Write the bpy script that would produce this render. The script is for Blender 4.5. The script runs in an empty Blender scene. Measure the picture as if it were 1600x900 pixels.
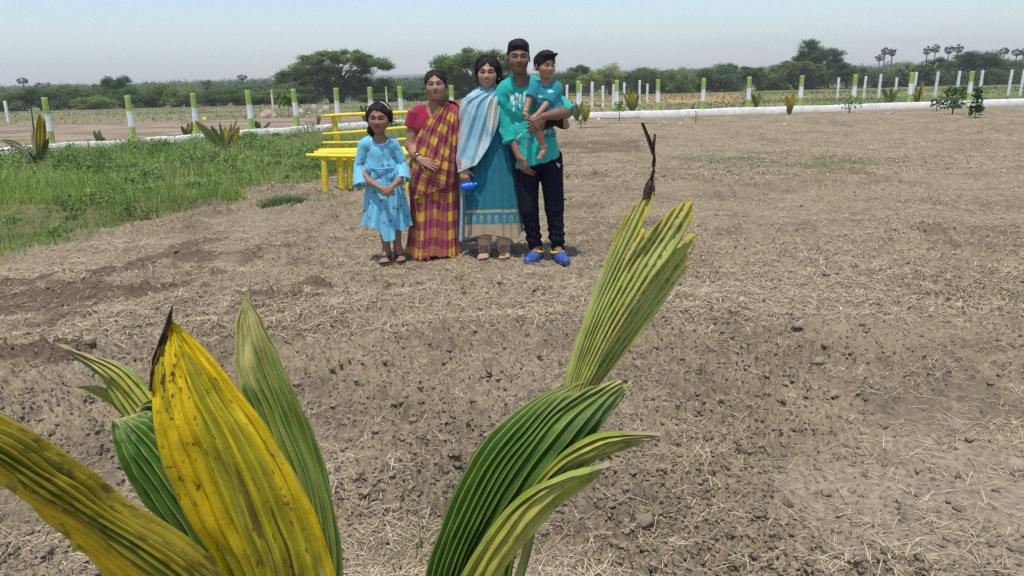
import bpy, math, random
import numpy as np
from math import radians as R, sin, cos, pi
random.seed(7); rng = np.random.default_rng(11)
scn = bpy.context.scene; col = scn.collection

DENOISE = False
# ---------------------------------------------------------------- camera
CAMH = 1.40; FPX = 1164.0
pitch = math.atan(328.0/FPX); roll = 0.025
fwd0 = np.array([0, cos(pitch), -sin(pitch)]); up0 = np.array([0, sin(pitch), cos(pitch)]); rt0 = np.array([1., 0, 0])
CR = rt0*cos(roll) - up0*sin(roll); CU = up0*cos(roll) + rt0*sin(roll)
CAM = np.array([0, 0, CAMH])
cd = bpy.data.cameras.new('camera'); cam = bpy.data.objects.new('camera', cd); col.objects.link(cam)
cd.sensor_width = 36; cd.lens = FPX/1600*36; cd.clip_start = 0.05; cd.clip_end = 9000
from mathutils import Matrix, Vector
M4 = Matrix([[CR[0], CU[0], -fwd0[0], 0], [CR[1], CU[1], -fwd0[1], 0], [CR[2], CU[2], -fwd0[2], CAMH], [0, 0, 0, 1]])
cam.matrix_world = M4; scn.camera = cam
scn.render.resolution_x = 1024; scn.render.resolution_y = 576

# ---------------------------------------------------------------- sky, sun, exposure
SUN_EL, SUN_AZ = R(74), R(-166)     # azimuth measured from +Y towards +X
w = bpy.data.worlds.new('World'); scn.world = w; w.use_nodes = True
nt = w.node_tree; nt.nodes.clear()
sky = nt.nodes.new('ShaderNodeTexSky'); sky.sky_type = 'NISHITA'; sky.sun_disc = False
sky.sun_elevation = SUN_EL; sky.sun_rotation = SUN_AZ
sky.air_density = 1.0; sky.dust_density = 0.9; sky.ozone_density = 1.5; sky.altitude = 0
bg = nt.nodes.new('ShaderNodeBackground'); bg.inputs[1].default_value = 0.15
wo = nt.nodes.new('ShaderNodeOutputWorld')
tcw = nt.nodes.new('ShaderNodeTexCoord'); mpw = nt.nodes.new('ShaderNodeMapping'); mpw.inputs['Scale'].default_value = (2.2, 2.2, 11)
nzw = nt.nodes.new('ShaderNodeTexNoise'); nzw.inputs['Scale'].default_value = 2.3; nzw.inputs['Detail'].default_value = 7; nzw.inputs['Roughness'].default_value = .55; nzw.inputs['Distortion'].default_value = .6
rgw = nt.nodes.new('ShaderNodeMapRange'); rgw.inputs[1].default_value = .50; rgw.inputs[2].default_value = .78; rgw.inputs[3].default_value = 0; rgw.inputs[4].default_value = .55
mxw = nt.nodes.new('ShaderNodeMixRGB'); mxw.inputs[2].default_value = (4.9, 5.4, 5.8, 1)
nt.links.new(tcw.outputs['Generated'], mpw.inputs[0]); nt.links.new(mpw.outputs[0], nzw.inputs['Vector']); nt.links.new(nzw.outputs[0], rgw.inputs[0])
nt.links.new(rgw.outputs[0], mxw.inputs[0]); nt.links.new(sky.outputs[0], mxw.inputs[1]); nt.links.new(mxw.outputs[0], bg.inputs[0]); nt.links.new(bg.outputs[0], wo.inputs[0])
sl = bpy.data.lights.new('sun', 'SUN'); sl.energy = 3.4; sl.angle = R(1.2); sl.color = (1, 0.95, 0.88)
so = bpy.data.objects.new('sun', sl); col.objects.link(so)
sdir = Vector((sin(SUN_AZ)*cos(SUN_EL), cos(SUN_AZ)*cos(SUN_EL), sin(SUN_EL)))
so.rotation_euler = sdir.to_track_quat('Z', 'Y').to_euler(); so.location = (0, 0, 30)
scn.view_settings.view_transform = 'Standard'; scn.view_settings.look = 'None'
scn.view_settings.exposure = 0.24; scn.view_settings.gamma = 1.0
scn.cycles.use_denoising = DENOISE; scn.cycles.max_bounces = 6; scn.cycles.transparent_max_bounces = 6
scn.cycles.volume_bounces = 0; scn.cycles.denoising_prefilter = 'ACCURATE'

# ---------------------------------------------------------------- helpers
def ray(px, py): return fwd0*FPX + CR*(px-800) - CU*(py-450)
def smooth(x, a, b):
    t = np.clip((x-a)/(b-a), 0, 1); return t*t*(3-2*t)
def base_z(x, y):
    return -1.3*smooth(np.asarray(y, float), 34, 118)
def at(px, py, Y):
    r = ray(px, py); return CAM + r*(Y/r[1])
def ground(px, py, z=0.0):
    r = ray(px, py); lo = 0.5
    for _ in range(2):
        Y = lo
        t = (z-CAMH)/r[2] if r[2] < 0 else 1e3
        Y = t*r[1]
        for k in range(8):
            zz = float(base_z(0, Y)) + z; t = (zz-CAMH)/r[2]; Y = 0.5*Y+0.5*t*r[1] if k else t*r[1]
    return CAM + r*(Y/r[1])

def tag(o, label=None, cat=None, group=None, kind=None):
    if label: o['label'] = label
    if cat: o['category'] = cat
    if group: o['group'] = group
    if kind: o['kind'] = kind
    return o
def empty(name, loc, label=None, cat=None, group=None, rz=0):
    o = bpy.data.objects.new(name, None); col.objects.link(o); o.location = tuple(float(a) for a in loc); o.rotation_euler[2] = rz
    o.empty_display_size = 0.1
    return tag(o, label, cat, group)
def mesh_np(name, V, F, mat, parent=None, C=None, smoothed=False, origin=None):
    """V (n,3); F list of face arrays each (m,k)"""
    V = np.asarray(V, dtype=np.float64)
    if not isinstance(F, list): F = [F]
    F = [np.asarray(f, dtype=np.int32) for f in F if len(f)]
    org = np.zeros(3)
    if origin is not None: org = np.asarray(origin, float)
    me = bpy.data.meshes.new(name)
    me.vertices.add(len(V)); me.vertices.foreach_set('co', (V-org).astype(np.float32).ravel())
    nl = sum(f.size for f in F); npoly = sum(len(f) for f in F)
    me.loops.add(nl); me.loops.foreach_set('vertex_index', np.concatenate([f.ravel() for f in F]))
    sizes = np.concatenate([np.full(len(f), f.shape[1], np.int32) for f in F])
    starts = np.concatenate([[0], np.cumsum(sizes)[:-1]]).astype(np.int32)
    me.polygons.add(npoly); me.polygons.foreach_set('loop_start', starts); me.polygons.foreach_set('loop_total', sizes)
    if smoothed: me.polygons.foreach_set('use_smooth', np.ones(npoly, bool))
    me.update(calc_edges=True)
    if C is not None:
        a = me.color_attributes.new('Col', 'FLOAT_COLOR', 'POINT')
        C = np.asarray(C, np.float32)
        if C.shape[1] == 3: C = np.concatenate([C, np.ones((len(C), 1), np.float32)], 1)
        a.data.foreach_set('color', np.ascontiguousarray(C).ravel())
    if isinstance(mat, (list, tuple)):
        for m in mat: me.materials.append(m)
    elif mat: me.materials.append(mat)
    o = bpy.data.objects.new(name, me); col.objects.link(o)
    if parent is not None:
        o.parent = parent
        o.location = tuple(org - np.array(parent_world(parent)))
    else: o.location = tuple(org)
    return o
def parent_world(p):
    v = np.array(p.location)
    while p.parent: p = p.parent; v = v + np.array(p.location)
    return v
def local(parent): return parent_world(parent)

def H(ix, iy, iz, seed):
    h = (ix.astype(np.int64)*374761393 + iy.astype(np.int64)*668265263 + iz.astype(np.int64)*2147483647 + seed*1274126177) & 0xffffffff
    h = ((h ^ (h >> 13))*1274126177) & 0xffffffff
    h = ((h ^ (h >> 16))*2246822519) & 0xffffffff
    return ((h ^ (h >> 15)) & 0xffffff)/float(0xffffff)
def n2(x, y, seed=0):
    xi = np.floor(x); yi = np.floor(y); fx = x-xi; fy = y-yi
    fx = fx*fx*(3-2*fx); fy = fy*fy*(3-2*fy); z = np.zeros_like(xi)
    a = H(xi, yi, z, seed); b = H(xi+1, yi, z, seed); c = H(xi, yi+1, z, seed); d = H(xi+1, yi+1, z, seed)
    return (a*(1-fx)+b*fx)*(1-fy) + (c*(1-fx)+d*fx)*fy
def fbm2(x, y, o=4, seed=0, g=0.5):
    s = 0; a = 1; t = 0
    for k in range(o):
        s = s + a*n2(x*2**k+17.3*k, y*2**k-9.1*k, seed+k); t += a; a *= g
    return s/t
def n3(p, seed=0):
    pi_ = np.floor(p); f = p-pi_; f = f*f*(3-2*f); out = 0
    for dx in (0, 1):
        for dy in (0, 1):
            for dz in (0, 1):
                wt = (f[..., 0] if dx else 1-f[..., 0])*(f[..., 1] if dy else 1-f[..., 1])*(f[..., 2] if dz else 1-f[..., 2])
                out = out + wt*H(pi_[..., 0]+dx, pi_[..., 1]+dy, pi_[..., 2]+dz, seed)
    return out
def fbm3(p, o=3, seed=0):
    s = 0; a = 1; t = 0
    for k in range(o): s = s + a*n3(p*2**k+3.7*k, seed+k); t += a; a *= .5
    return s/t
def worley(x, y, seed=0):
    xi = np.floor(x); yi = np.floor(y); best = np.full(x.shape, 9.0); hh = np.zeros(x.shape); z = np.zeros_like(xi)
    for dx in (-1, 0, 1):
        for dy in (-1, 0, 1):
            cx = xi+dx; cy = yi+dy
            px = cx+H(cx, cy, z, seed+1); py = cy+H(cx, cy, z, seed+2); r = H(cx, cy, z, seed+3)
            d = np.hypot(px-x, py-y); m = d < best
            best = np.where(m, d, best); hh = np.where(m, r, hh)
    return best, hh
def mixc(a, b, t):
    t = np.asarray(t)[..., None]; return np.asarray(a)*(1-t) + np.asarray(b)*t

def nodes(name):
    m = bpy.data.materials.new(name); m.use_nodes = True; t = m.node_tree
    return m, t, t.nodes['Principled BSDF'], t.nodes['Material Output']
def mat_col(name, rough=.8, spec=.3, noise=0.0, nscale=20, bump=0.0, bscale=60, transl=0.0, color=None, sheen=0, dist=0.01, metallic=0, stretch=(1, 1, 1)):
    m, t, b, out = nodes(name)
    b.inputs['Roughness'].default_value = rough; b.inputs['Specular IOR Level'].default_value = spec
    b.inputs['Metallic'].default_value = metallic
    if sheen: b.inputs['Sheen Weight'].default_value = sheen; b.inputs['Sheen Roughness'].default_value = .5
    tc = t.nodes.new('ShaderNodeTexCoord')
    mp = t.nodes.new('ShaderNodeMapping'); mp.inputs['Scale'].default_value = stretch; t.links.new(tc.outputs['Object'], mp.inputs[0])
    if color is None:
        at_ = t.nodes.new('ShaderNodeAttribute'); at_.attribute_name = 'Col'; csock = at_.outputs['Color']
    else:
        rgb = t.nodes.new('ShaderNodeRGB'); rgb.outputs[0].default_value = (*color, 1); csock = rgb.outputs[0]
    if noise > 0:
        nz = t.nodes.new('ShaderNodeTexNoise'); nz.inputs['Scale'].default_value = nscale; nz.inputs['Detail'].default_value = 5
        t.links.new(mp.outputs[0], nz.inputs['Vector'])
        mr = t.nodes.new('ShaderNodeMapRange'); mr.inputs[1].default_value = .3; mr.inputs[2].default_value = .7
        mr.inputs[3].default_value = 1-noise; mr.inputs[4].default_value = 1+noise
        t.links.new(nz.outputs[0], mr.inputs[0])
        vm = t.nodes.new('ShaderNodeVectorMath'); vm.operation = 'SCALE'
        t.links.new(csock, vm.inputs[0]); t.links.new(mr.outputs[0], vm.inputs['Scale']); csock = vm.outputs[0]
    t.links.new(csock, b.inputs['Base Color'])
    if bump > 0:
        nb = t.nodes.new('ShaderNodeTexNoise'); nb.inputs['Scale'].default_value = bscale; nb.inputs['Detail'].default_value = 4
        t.links.new(mp.outputs[0], nb.inputs['Vector'])
        bp = t.nodes.new('ShaderNodeBump'); bp.inputs['Strength'].default_value = bump; bp.inputs['Distance'].default_value = dist
        t.links.new(nb.outputs[0], bp.inputs['Height']); t.links.new(bp.outputs[0], b.inputs['Normal'])
    if transl > 0:
        tr = t.nodes.new('ShaderNodeBsdfTranslucent'); t.links.new(csock, tr.inputs[0])
        mx = t.nodes.new('ShaderNodeMixShader'); mx.inputs[0].default_value = transl
        t.links.new(b.outputs[0], mx.inputs[1]); t.links.new(tr.outputs[0], mx.inputs[2]); t.links.new(mx.outputs[0], out.inputs[0])
    return m

def ribbons(base, az, length, width, lean, curl, seg=3, tip=.15, C=None):
    """vectorised blades; lean = tilt from vertical (rad), curl adds tilt towards tip. returns V,F,Cv"""
    n = len(base); s = np.linspace(0, 1, seg+1)
    d = np.stack([np.cos(az), np.sin(az)], 1); side = np.stack([-np.sin(az), np.cos(az), np.zeros(n)], 1)
    P = np.zeros((n, seg+1, 3)); P[:, 0] = base
    for k in range(seg):
        a = lean + curl*(k+.5)/seg; st = (length/seg)
        P[:, k+1, 0] = P[:, k, 0] + d[:, 0]*np.sin(a)*st; P[:, k+1, 1] = P[:, k, 1] + d[:, 1]*np.sin(a)*st
        P[:, k+1, 2] = P[:, k, 2] + np.cos(a)*st
    wv = (width[:, None]*(1-(1-tip)*s[None, :]**1.5))*.5
    L = P - side[:, None, :]*wv[..., None]; Rr = P + side[:, None, :]*wv[..., None]
    V = np.stack([L, Rr], 2).reshape(-1, 3)
    i0 = (np.arange(n)*(seg+1)*2)[:, None] + (np.arange(seg)*2)[None, :]
    F = np.stack([i0, i0+1, i0+3, i0+2], -1).reshape(-1, 4)
    Cv = None if C is None else np.repeat(C, (seg+1)*2, axis=0)
    return V, F, Cv
def leafquads(cen, size, C, aspect=.5, up=0.0, rg=rng):
    n = len(cen); a = rg.normal(size=(n, 3)); a /= np.linalg.norm(a, axis=1)[:, None]
    nrm = rg.normal(size=(n, 3)); nrm[:, 2] = np.abs(nrm[:, 2])+up; b = np.cross(a, nrm); b /= np.linalg.norm(b, axis=1)[:, None]+1e-9
    a = np.cross(nrm, b); a /= np.linalg.norm(a, axis=1)[:, None]+1e-9
    sz = np.asarray(size)[:, None] if np.ndim(size) else size
    V = np.stack([cen-a*sz*.5, cen-b*sz*aspect*.5, cen+a*sz*.5, cen+b*sz*aspect*.5], 1).reshape(-1, 3)
    F = np.arange(n*4).reshape(-1, 4); return V, F, np.repeat(C, 4, axis=0)
def merge(parts):
    Vs, Fs, Cs, o = [], [], [], 0
    for V, F, C in parts:
        Vs.append(V); Cs.append(C)
        for f in (F if isinstance(F, list) else [F]): Fs.append(np.asarray(f)+o)
        o += len(V)
    out = {}
    for f in Fs:
        if len(f): out.setdefault(f.shape[1], []).append(f)
    return np.concatenate(Vs), [np.concatenate(v) for v in out.values()], (np.concatenate(Cs) if Cs[0] is not None else None)
def tube(pts, rad, n=8, C=(.5, .5, .5), cap=True, wob=0, seed=0):
    pts = np.asarray(pts, float); rad = np.asarray(rad, float)*np.ones(len(pts)); m = len(pts)
    tg = np.gradient(pts, axis=0); tg /= np.linalg.norm(tg, axis=1)[:, None]+1e-12
    ref = np.array([0, 0, 1.]) if abs(tg[0, 2]) < .9 else np.array([1., 0, 0])
    V = []; u = None
    for k in range(m):
        if u is None: u = np.cross(ref, tg[k])
        u = u - tg[k]*np.dot(u, tg[k]); u /= np.linalg.norm(u)+1e-12; v = np.cross(tg[k], u)
        th = np.arange(n)*2*pi/n; r = rad[k]*np.ones(n)
        if wob: r = r*(1+wob*(fbm2(np.cos(th)*1.5+seed*3.1+9, np.sin(th)*1.5+pts[k].sum()*12+k*.35, 2, seed)-.5)*2)
        V.append(pts[k]+np.outer(r*np.cos(th), u)+np.outer(r*np.sin(th), v))
    V = np.concatenate(V); i = np.arange(m-1)[:, None]*n; j = np.arange(n)[None, :]; jn = (j+1) % n
    F = [np.stack([i+j, i+jn, i+n+jn, i+n+j], -1).reshape(-1, 4)]
    if cap: F += [np.arange(n)[::-1][None], (np.arange(n)+(m-1)*n)[None]]
    C = np.asarray(C, float); C = np.tile(C, (len(V), 1)) if C.ndim == 1 else np.repeat(C, n, axis=0)
    return V, F, C
def merge_any(parts):
    return merge(parts)
def crom(P, t):
    P = np.asarray(P, float); n = len(P)-1; x = np.clip(t, 0, 1)*n; i = np.minimum(np.floor(x).astype(int), n-1); f = (x-i)[:, None]
    Q = np.vstack([2*P[0]-P[1], P, 2*P[-1]-P[-2]])
    a, b, c, d = Q[i], Q[i+1], Q[i+2], Q[i+3]
    return .5*(2*b+(c-a)*f+(2*a-5*b+4*c-d)*f*f+(3*b-a-3*c+d)*f**3)
def copy_tree(o, parent=None):
    c = o.copy(); col.objects.link(c); c.parent = parent
    for ch in list(o.children): copy_tree(ch, c)
    return c
def poly_inside(x, y, poly):
    poly = np.asarray(poly); ins = np.zeros(x.shape, bool); j = len(poly)-1
    for i in range(len(poly)):
        xi, yi = poly[i]; xj, yj = poly[j]
        c = ((yi > y) != (yj > y)) & (x < (xj-xi)*(y-yi)/(yj-yi+1e-12)+xi); ins ^= c; j = i
    return ins
# ---------------------------------------------------------------- ground
# grass patch at the left, outline on the ground
GP = np.array([ground(x, y)[:2] for x, y in [(-700, 560), (0, 408), (70, 385), (130, 378), (200, 352), (260, 345), (330, 328), (380, 318), (430, 296), (478, 290), (560, 268), (640, 262), (690, 240), (760, 190), (700, 184), (560, 195), (430, 207)]]
              + [[-11.8, 16.4], [-30, -2]])
WALLP = np.array([[-22.0, 6.2], [-11.75, 16.45], [-6.9, 21.3], [-3.2, 24.9], [2.7, 25.6], [11.0, 26.7], [19.6, 28.2], [34, 30.6]])
def wall_y(x): return np.interp(x, WALLP[:, 0], WALLP[:, 1])
def grass_amt(x, y):
    """0..1 presence of living grass in the near plot"""
    ox = (fbm2(x*.9, y*.9, 4, 41)-.5)*1.7; oy = (fbm2(x*.9+50, y*.9, 4, 43)-.5)*1.7
    ins = poly_inside(x+ox*.8, y+oy*.8, GP).astype(float)
    ins2 = poly_inside(x+ox*.3+.0, y+oy*.3-.35, GP).astype(float)
    return .6*ins+.4*ins2
DARKP = [np.array([ground(x, y)[:2] for x, y in q]) for q in [
    [(-40, 440), (120, 440), (260, 400), (330, 372), (420, 400), (330, 430), (260, 470), (60, 500), (-60, 520)],
    [(-60, 560), (90, 545), (180, 575), (60, 605), (-60, 600)], [(300, 500), (400, 465), (470, 440), (440, 480), (330, 520)],
    [(860, 226), (1000, 216), (1020, 236), (880, 245)]]]
def dark_amt(x, y):
    ox = (fbm2(x*1.6, y*1.6, 3, 51)-.5)*.9; oy = (fbm2(x*1.6+50, y*1.6, 3, 53)-.5)*.9
    s = 0
    for q in DARKP: s = s+poly_inside(x+ox, y+oy, q)
    s = s*smooth(fbm2(x*2.2, y*4, 3, 55), .24, .5)
    return np.clip(s, 0, 1)
def bare_amt(x, y):
    c = ground(1530, 800); d = np.hypot((x-c[0])/.75, (y-c[1])/.42) + (fbm2(x*3, y*3, 3, 61)-.5)*1.3
    return smooth(-d, -1.15, -.55)
FEET = [(612, 418), (682, 408), (772, 408), (855, 412)]
def relief(x, y, near=True):
    a = 1-smooth(y, 22, 30)
    r = (fbm2(x*.35, y*.35, 3, 1)-.5)*.10*smooth(np.hypot(x, y), 2, 9)
    rows = np.sin((y*1.0-x*.16+(fbm2(x*.5, y*.5, 2, 5)-.5)*1.6)*2*pi/.85)
    r = r + rows*.016*(.3+1.4*fbm2(x*.9+4, y*.9, 2, 7)) + (fbm2(x*2.2, y*3.2, 3, 9)-.5)*.075
    g = grass_amt(x, y)*0+0
    return r*a
GFADE = []
for fx, fy in FEET: GFADE.append(ground(fx, fy)[:2])
def clods(x, y):
    b = bare_amt(x, y); rough = smooth(fbm2(x*1.1+3, y*1.1, 3, 15), .3, .62)*.9+.45
    rough = rough*(1-.85*b)
    w1, h1 = worley(x/.085+fbm2(x*25, y*25, 2, 3), y/.085+fbm2(x*25+9, y*25, 2, 4), 20)
    w2, h2 = worley(x/.034+fbm2(x*60, y*60, 2, 6), y/.034, 30)
    c1 = np.clip(1-(w1/.70)**2, 0, 1)**1.1*np.clip(h1-.45, 0, 1)*.075
    c2 = np.clip(1-(w2/.66)**2, 0, 1)**.9*np.clip(h2-.25, 0, 1)*.036
    w3, h3 = worley(x/.016+fbm2(x*120, y*120, 2, 8), y/.016, 33)
    c2 = c2 + np.clip(1-(w3/.6)**2, 0, 1)**.6*np.clip(h3-.15, 0, 1)*.018
    f = fbm2(x*45, y*45, 3, 17)*.008
    d = np.full(x.shape, 9.)
    for q in GFADE: d = np.minimum(d, np.hypot((x-q[0])/.45, (y-q[1])/.3))
    k = .35+.65*smooth(d, .6, 1.3)
    return (c1+c2)*rough*k + f*(.5+.8*rough)
def gh(x, y):
    x = np.asarray(x, float); y = np.asarray(y, float)
    return base_z(x, y)+relief(x, y)
def ghs(x, y): return float(gh(np.array([x]), np.array([y]))[0])

def build_ground():
    th = np.concatenate([np.radians(np.arange(-180, -46, 6.)), np.radians(np.arange(-46, 46, .105)), np.radians(np.arange(46, 180.1, 6.))])
    rr = [0.02, .3, .6, .9, 1.2]; r = 1.45
    while r < 32: rr.append(r); r *= (1.0030 if r < 12 else 1.0042)
    while r < 1680: rr.append(r); r *= 1.035
    rr = np.array(rr); T, Q = np.meshgrid(th, rr); x = (Q*np.sin(T)).ravel(); y = (Q*np.cos(T)).ravel()
    z = gh(x, y); near = (np.hypot(x, y) < 34)
    fade = 1-smooth(np.hypot(x, y), 18, 33)
    cz = np.zeros_like(z); cz[near] = clods(x[near], y[near])*fade[near]
    inner = y < wall_y(x)
    z = z + cz*np.where(inner, 1, .6)
    # ---- albedo of what lies there
    g = grass_amt(x, y); dk = dark_amt(x, y); ba = bare_amt(x, y)
    soil = mixc((.180, .143, .096), (.245, .198, .136), smooth(fbm2(x*1.3, y*1.3, 4, 71), .3, .7))
    soil = soil*(.50+.50*fbm2(x*9, y*9, 4, 77)+.50*fbm2(x*34, y*34, 3, 78))[:, None]
    soil = mixc(soil, (.275, .222, .155), ba*.75)
    soil = mixc(soil, (.088, .06, .04), dk*.8)
    strawm = smooth(fbm2(x*3.1, y*3.1, 4, 75), .38, .7)*.55*(1-ba)*(1-dk*.7)
    far = smooth(np.hypot(x, y), 6, 20)
    soil = mixc(soil, (.295, .235, .147), np.clip(strawm+far*.27, 0, 1))
    c = mixc(soil, mixc((.14, .125, .06), (.10, .135, .045), smooth(fbm2(x*1.6, y*1.6, 3, 79), .35, .6)), g*.85)
    # weak green patches to the right
    for (px, py, sx, sy) in [(1130, 252, .9, .9), (1310, 256, 1.2, .9)]:
        q = ground(px, py); d = np.hypot((x-q[0])/sx, (y-q[1])/sy)+(fbm2(x*2, y*2, 3, 81)-.5)*1.4
        c = mixc(c, (.10, .14, .05), .65*smooth(-d, -1.1, -.3))
    # fields beyond the wall
    o = ~inner
    n = fbm2(x*.25, y*.5, 4, 91); n2_ = fbm2(x*.05+7, y*.16, 4, 95)
    left = smooth(-x-.10*y+2, -2, 4)
    brown = mixc((.20, .150, .10), (.32, .25, .18), smooth(fbm2(x*.7, y*1.6, 4, 97), .3, .7))
    gr = mixc((.13, .15, .06), (.23, .205, .11), smooth(n*.6+n2_*.4, .35, .65))
    gold = mixc((.40, .28, .12), (.29, .235, .115), n)
    edge = 31.5+x*.02+(n2_-.5)*5
    lf = mixc(brown, gr, smooth(y, edge-1.2, edge+1.2))
    grn = mixc((.13, .165, .050), (.26, .235, .105), smooth(n*.5+n2_*.5, .4, .6))
    e1 = 38+(n2_-.5)*9; e2 = 98+(n2_-.5)*14; goldx = 1-smooth(x/y, .26, .36)
    rf = mixc(grn, gold, smooth(y, e1-2, e1+2)*(1-smooth(y, e2-4, e2+4))*goldx)
    fo = mixc(rf, lf, left)
    c = np.where(o[:, None], fo, c)
    nT = len(th); i = np.arange(len(rr)-1)[:, None]*nT; j = np.arange(nT-1)[None, :]
    F = np.stack([i+j, i+j+nT, i+j+nT+1, i+j+1], -1).reshape(-1, 4)
    F = F[:, ::-1]
    m = mat_col('soil_ground', rough=.95, spec=.15, noise=.26, nscale=38, bump=.9, bscale=120, dist=.006)
    tag(mesh_np('ground', np.stack([x, y, z], 1), F, m, C=c, smoothed=False), kind='structure')
build_ground()

# clods lying loose on the ploughed soil
def ico(sub):
    import bmesh
    bm = bmesh.new(); bmesh.ops.create_icosphere(bm, subdivisions=sub, radius=1)
    V = np.array([v.co[:] for v in bm.verts]); F = np.array([[v.index for v in f.verts] for f in bm.faces]); bm.free(); return V, F
def near_points(n, y0, y1, bias=1.0, px0=-60, px1=1660):
    """points on the near ground spread by picture row so that density falls with distance"""
    py = rng.uniform(0, 1, n)**bias; h0 = 1/y1; h1 = 1/y0; Y = 1/(h0+(h1-h0)*py)
    X = rng.uniform((px0-800)/FPX, (px1-800)/FPX, n)*Y*1.12
    return X, Y
def build_clods():
    parts = []
    for sub, n, s0, s1 in ((2, 800, .010, .024), (2, 20000, .004, .013), (1, 60000, .0028, .0075)):
        V0, F0 = ico(sub); X, Y = near_points(n, 1.5, 13 if s1 > .01 else 7)
        keep = (grass_amt(X, Y) < .3) & (rng.uniform(size=n) < .12+1.1*smooth(fbm2(X*1.1+3, Y*1.1, 3, 15)*.7+.3*fbm2(X*5, Y*5, 2, 16), .38, .6)) & (rng.uniform(size=n) > bare_amt(X, Y)*.8)
        X, Y = X[keep], Y[keep]; n = len(X); s = s0+(s1-s0)*rng.uniform(size=n)**2.6
        Z = gh(X, Y)+clods(X, Y)+s*.12
        sc = s[:, None]*rng.uniform(.7, 1.3, (n, 3))*np.array([1.15, .9, .62])
        V = V0[None]*sc[:, None, :]
        nn = .25+1.0*n3((V0[None]*1.5+np.arange(n)[:, None, None]*7.7), 5)+.7*n3((V0[None]*3.2+np.arange(n)[:, None, None]*3.3), 6)
        V = V*nn[..., None]*rng.uniform(.74, 1.26, V.shape[:2])[..., None]; a = rng.uniform(0, 2*pi, n)
        ca, sa = np.cos(a)[:, None], np.sin(a)[:, None]
        V = np.stack([V[..., 0]*ca-V[..., 1]*sa, V[..., 0]*sa+V[..., 1]*ca, V[..., 2]], -1)
        V = V+np.stack([X, Y, Z], 1)[:, None, :]
        F = (F0[None]+(np.arange(n)*len(V0))[:, None, None]).reshape(-1, 3)
        c = mixc((.145, .115, .078), (.275, .225, .158), rng.uniform(size=n)**1.0)
        c = mixc(c, (.09, .062, .045), .7*dark_amt(X, Y))
        parts.append((V.reshape(-1, 3), F, np.repeat(c, len(V0), axis=0)))
    V, F, C = merge(parts)
    m = mat_col('clod_earth', rough=.97, spec=.1, noise=.18, nscale=90, bump=.6, bscale=220, dist=.003)
    tag(mesh_np('soil_clods', V, F, m, C=C), 'crumbled clods of brown earth scattered over the ploughed plot', 'soil', kind='stuff')
build_clods()
def build_straw():
    parts = []
    for n, y0, y1, w, l0, l1 in ((60000, 1.5, 9, .0022, .03, .12), (120000, 4.0, 14, .0042, .05, .15), (60000, 10, 27, .010, .07, .2)):
        X, Y = near_points(n, y0, y1)
        dens = (.10 if y0 < 2 else .22)+.95*smooth(fbm2(X*1.7, Y*1.7, 4, 75)*.6+fbm2(X*6, Y*6, 2, 76)*.4, .38, .62)
        keep = (rng.uniform(size=n) < dens) & (grass_amt(X, Y) < .5) & (rng.uniform(size=n) > .8*bare_amt(X, Y)) & (rng.uniform(size=n) > .75*dark_amt(X, Y)) & (Y < wall_y(X)-.4)
        X, Y = X[keep], Y[keep]; n = len(X)
        # gather into little tufts
        t = rng.uniform(size=n) < .35; X = np.where(t, np.round(X/.22)*.22+rng.normal(0, .035, n), X); Y = np.where(t, np.round(Y/.3)*.3+rng.normal(0, .035, n), Y)
        Z = gh(X, Y)+clods(X, Y)+.006
        az = rng.uniform(0, 2*pi, n); lean = R(90)-np.abs(rng.normal(0, R(15), n)); curl = (R(90)-lean)*2+rng.normal(0, R(10), n)
        c = mixc((.25, .195, .12), (.70, .58, .38), rng.uniform(size=n)**1.4)
        V, F, C = ribbons(np.stack([X, Y, Z], 1), az, rng.uniform(l0, l1, n)*rng.uniform(.6, 1.1, n), w*rng.uniform(.5, 1.3, n), lean, curl, 3, .4, c)
        parts.append((V, F, C))
    V, F, C = merge(parts)
    tag(mesh_np('dry_straw', V, F, mat_col('straw', rough=.7, spec=.25, noise=.1, nscale=30), C=C), 'dry straw stalks strewn thinly over the ploughed plot', 'straw', kind='stuff')
build_straw()

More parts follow.
